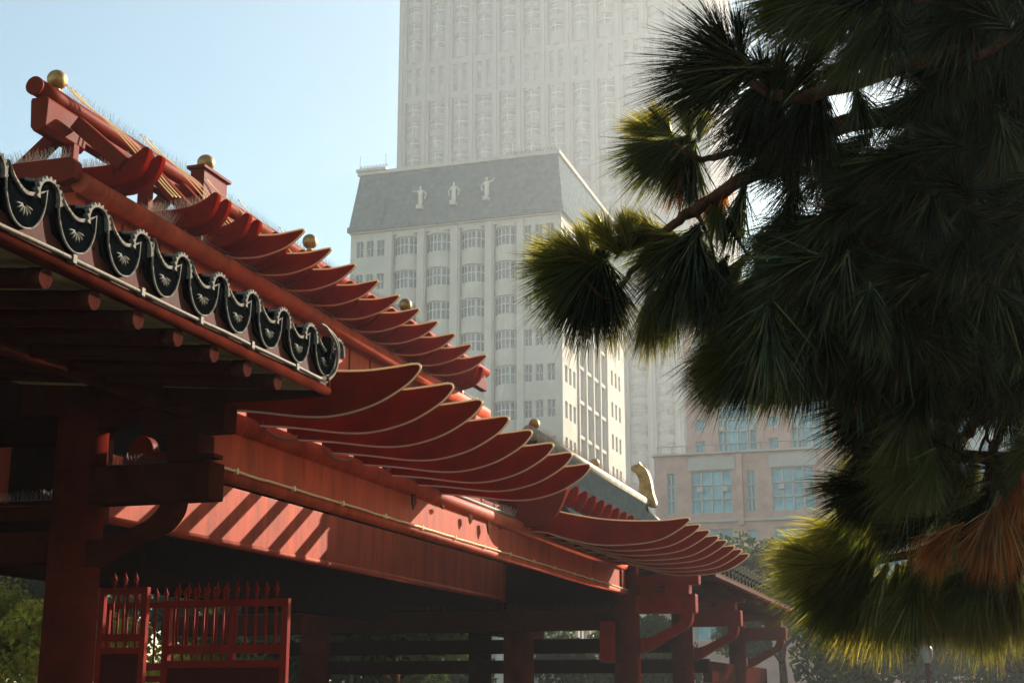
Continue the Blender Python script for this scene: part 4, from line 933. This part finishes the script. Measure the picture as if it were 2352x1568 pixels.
for (x, y, an, L, n) in ((2285, 1190, 262, 135, 420), (2305, 1195, 280, 125, 300), (2265, 1200, 245, 115, 220), (2180, 1225, 215, 105, 260), (2165, 1235, 245, 100, 180), (2345, 1120, 255, 90, 160)):
    T(x, y, 4.9, an, L, .5, n, BROWN)
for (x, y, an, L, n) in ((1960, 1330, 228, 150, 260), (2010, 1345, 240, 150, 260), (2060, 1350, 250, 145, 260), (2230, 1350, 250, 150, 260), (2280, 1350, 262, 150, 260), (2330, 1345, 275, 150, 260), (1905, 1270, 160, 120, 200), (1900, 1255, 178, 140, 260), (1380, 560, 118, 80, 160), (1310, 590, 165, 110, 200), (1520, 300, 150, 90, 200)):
    T(x, y, 6.2, an, L, .45, n, SUNLIT_YEL)
# the far side of the tree, beyond the frame
for i in range(240):
    x = random.uniform(2400, 3150); y = random.uniform(-700, 1330)
    if x < 2450 and 800 < y < 1080: continue
    T(x, y, random.uniform(4.9, 8.0), random.choice([235, 300]) + random.gauss(0, 35), 165, .7, 230, random.choice([SHADE_GREEN, GREEN]))
for i in range(90):
    T(random.uniform(1950, 2600), random.uniform(-750, -60), random.uniform(5, 7.4), random.choice([120, 60, 230]) + random.gauss(0, 30), 160, .7, 230, random.choice([SHADE_GREEN, GREEN]))
for (x, y, d) in ((3050, 300, 7.4), (3000, 700, 5.6), (2950, 1050, 6.2), (2900, -200, 7.0), (2300, -500, 6.4)):
    branch([(2625, y + 120 if y > -150 else 200, 6.6), ((x + 2625) / 2, y + 40, (d + 6.6) / 2), (x, y, d)], .04, .012)
SEG = 4
def build_needles(tl, name, parent):
    allV = []; allC = []; nn = 0
    Rv = np.array(_R); Uv = np.array(_U); Fv = np.array(_F)
    for (x, y, d, ang, L, spread, n, tint) in tl:
        base = np.array(at_d(x, y, d)); Lm = L * d / FPX
        an = math.radians(ang); dr = Rv * math.cos(an) + Uv * math.sin(an) + Fv * rng.uniform(-.35, .35)
        dr /= np.linalg.norm(dr)
        rnd = rng.normal(size=(n, 3)); rnd /= np.linalg.norm(rnd, axis=1)[:, None]
        D = dr[None] + rnd * spread * (0.35 + .95 * rng.random((n, 1)))
        D /= np.linalg.norm(D, axis=1)[:, None]
        st = base[None] + dr[None] * (rng.random((n, 1)) - .75) * Lm * .55 + rng.normal(size=(n, 3)) * Lm * .02
        ln = Lm * (.7 + .4 * rng.random((n, 1)))
        side = np.cross(D, rng.normal(size=(n, 3))); side /= np.linalg.norm(side, axis=1)[:, None]
        bend = rng.normal(size=(n, 3)) * .05 + np.array([0, 0, -.14])
        ws = [1.0, 1.0, .85, .15]
        w = .0017 * d / 5.8 * (.8 + .5 * rng.random((n, 1)))
        rows_ = []
        for k in range(SEG):
            t = k / (SEG - 1)
            p = st + D * ln * t + bend * ln * t * t
            rows_.append(p - side * w * ws[k]); rows_.append(p + side * w * ws[k])
        V = np.stack(rows_, 1)                  # n, 2*SEG, 3
        allV.append(V)
        c = np.array(tint)[None] * (.45 + 1.1 * rng.random((n, 1)))
        dead = rng.random(n) < .012; c[dead] = np.array(BROWN) * .4
        tipc = c * np.array([1.25, 1.15, .9])
        C = np.concatenate([np.repeat(c[:, None], 2 * SEG - 2, 1), np.repeat(tipc[:, None], 2, 1)], 1)
        allC.append(C); nn += n
    V = np.concatenate(allV); C = np.concatenate(allC)
    V = V.reshape(-1, 3); V = np.stack([-V[:, 1], V[:, 0], V[:, 2] + EYE], 1) - np.array(parent.location)
    q = np.array([[2 * k, 2 * k + 1, 2 * k + 3, 2 * k + 2] for k in range(SEG - 1)])
    I = (np.arange(nn)[:, None, None] * 2 * SEG + q[None]).reshape(-1)
    me = bpy.data.meshes.new(name); me.vertices.add(len(V)); me.vertices.foreach_set('co', V.ravel().astype(np.float32))
    nf = nn * (SEG - 1)
    me.loops.add(nf * 4); me.loops.foreach_set('vertex_index', I.astype(np.int32))
    me.polygons.add(nf); me.polygons.foreach_set('loop_start', np.arange(0, nf * 4, 4, dtype=np.int32))
    me.update()
    ca = me.color_attributes.new('tint', 'FLOAT_COLOR', 'POINT')
    C = np.concatenate([C.reshape(-1, 3), np.ones((len(V), 1))], 1)
    ca.data.foreach_set('color', C.ravel().astype(np.float32))
    me.materials.append(M['needle'])
    o = bpy.data.objects.new(name, me); COL.objects.link(o); o.parent = parent
    print('needles', nn, 'tufts', len(tl))
    return o
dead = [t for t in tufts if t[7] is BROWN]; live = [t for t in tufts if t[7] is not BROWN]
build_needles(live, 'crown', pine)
tag(build_needles(dead, 'dead_needles', pine), 'rust brown dead needles hanging in the green crown')

# ================================================================= ground, haze, sky, sun, camera
m = MB(); m.add([(-60, -42, -EYE), (-60, 180, -EYE), (465, 180, -EYE), (465, -42, -EYE)], [(0, 1, 2, 3)]); g = m.build('ground', M['ground'], None, fix=False); tag(g, kind='structure')
m = MB(); m.add([(2, 2, -EYE + .004), (2, 16, -EYE + .004), (42, 16, -EYE + .004), (42, 2, -EYE + .004)], [(0, 1, 2, 3)]); g = m.build('pavement', M['ground'], None, fix=False); tag(g, kind='structure')
hm = bpy.data.materials.new('haze'); hm.use_nodes = True
for n in list(hm.node_tree.nodes):
    if n.type != 'OUTPUT_MATERIAL': hm.node_tree.nodes.remove(n)
pv = hm.node_tree.nodes.new('ShaderNodeVolumePrincipled'); pv.inputs['Color'].default_value = (.92, .97, 1, 1); pv.inputs['Density'].default_value = .00045; pv.inputs['Anisotropy'].default_value = .5
hm.node_tree.links.new(pv.outputs[0], [n for n in hm.node_tree.nodes if n.type == 'OUTPUT_MATERIAL'][0].inputs['Volume'])
m = MB(); m.box(-61, 466, -43, 181, -EYE - 1.9, 275); hz = m.build('haze', hm, None); tag(hz, kind='stuff')

SUN = Vector((1.0, 2.1, 0.98)).normalized()       # towards the sun (world x, y, z)
ld = bpy.data.lights.new('sun', 'SUN'); ld.energy = 5.0; ld.angle = math.radians(.5); ld.color = (1, .89, .76)
lo_ = bpy.data.objects.new('sun', ld); COL.objects.link(lo_); lo_.location = (20, -10, 40)
lo_.rotation_euler = (-SUN).to_track_quat('-Z', 'Y').to_euler()
w = bpy.data.worlds.new('World'); sc.world = w; w.use_nodes = True
nt = w.node_tree; bg = nt.nodes['Background']; sky = nt.nodes.new('ShaderNodeTexSky'); sky.sky_type = 'NISHITA'; sky.sun_disc = False
sky.sun_elevation = math.asin(SUN.z); sky.sun_rotation = math.atan2(SUN.x, SUN.y); sky.air_density = 1.0; sky.dust_density = 0.6; sky.ozone_density = 1.5
tn = nt.nodes.new('ShaderNodeVectorMath'); tn.operation = 'MULTIPLY'; tn.inputs[1].default_value = (1.06, 1.05, .85)
nt.links.new(sky.outputs[0], tn.inputs[0]); nt.links.new(tn.outputs[0], bg.inputs['Color']); bg.inputs['Strength'].default_value = .085
cam = bpy.data.cameras.new('camera'); co = bpy.data.objects.new('camera', cam); COL.objects.link(co)
co.location = (0, 0, EYE); co.rotation_euler = (math.pi / 2 + PITCH, 0, YAW)
cam.sensor_width = 36; cam.lens = FPX / 2352 * 36; cam.clip_start = .05; cam.clip_end = 2000
cam.dof.use_dof = True; cam.dof.focus_distance = 9.5; cam.dof.aperture_fstop = 13
sc.camera = co
sc.view_settings.view_transform = 'Standard'; sc.view_settings.look = 'None'; sc.view_settings.exposure = 1.45; sc.view_settings.gamma = 1
sc.cycles.max_bounces = 8; sc.cycles.transparent_max_bounces = 4; sc.cycles.volume_bounces = 1
sc.cycles.use_denoising = True
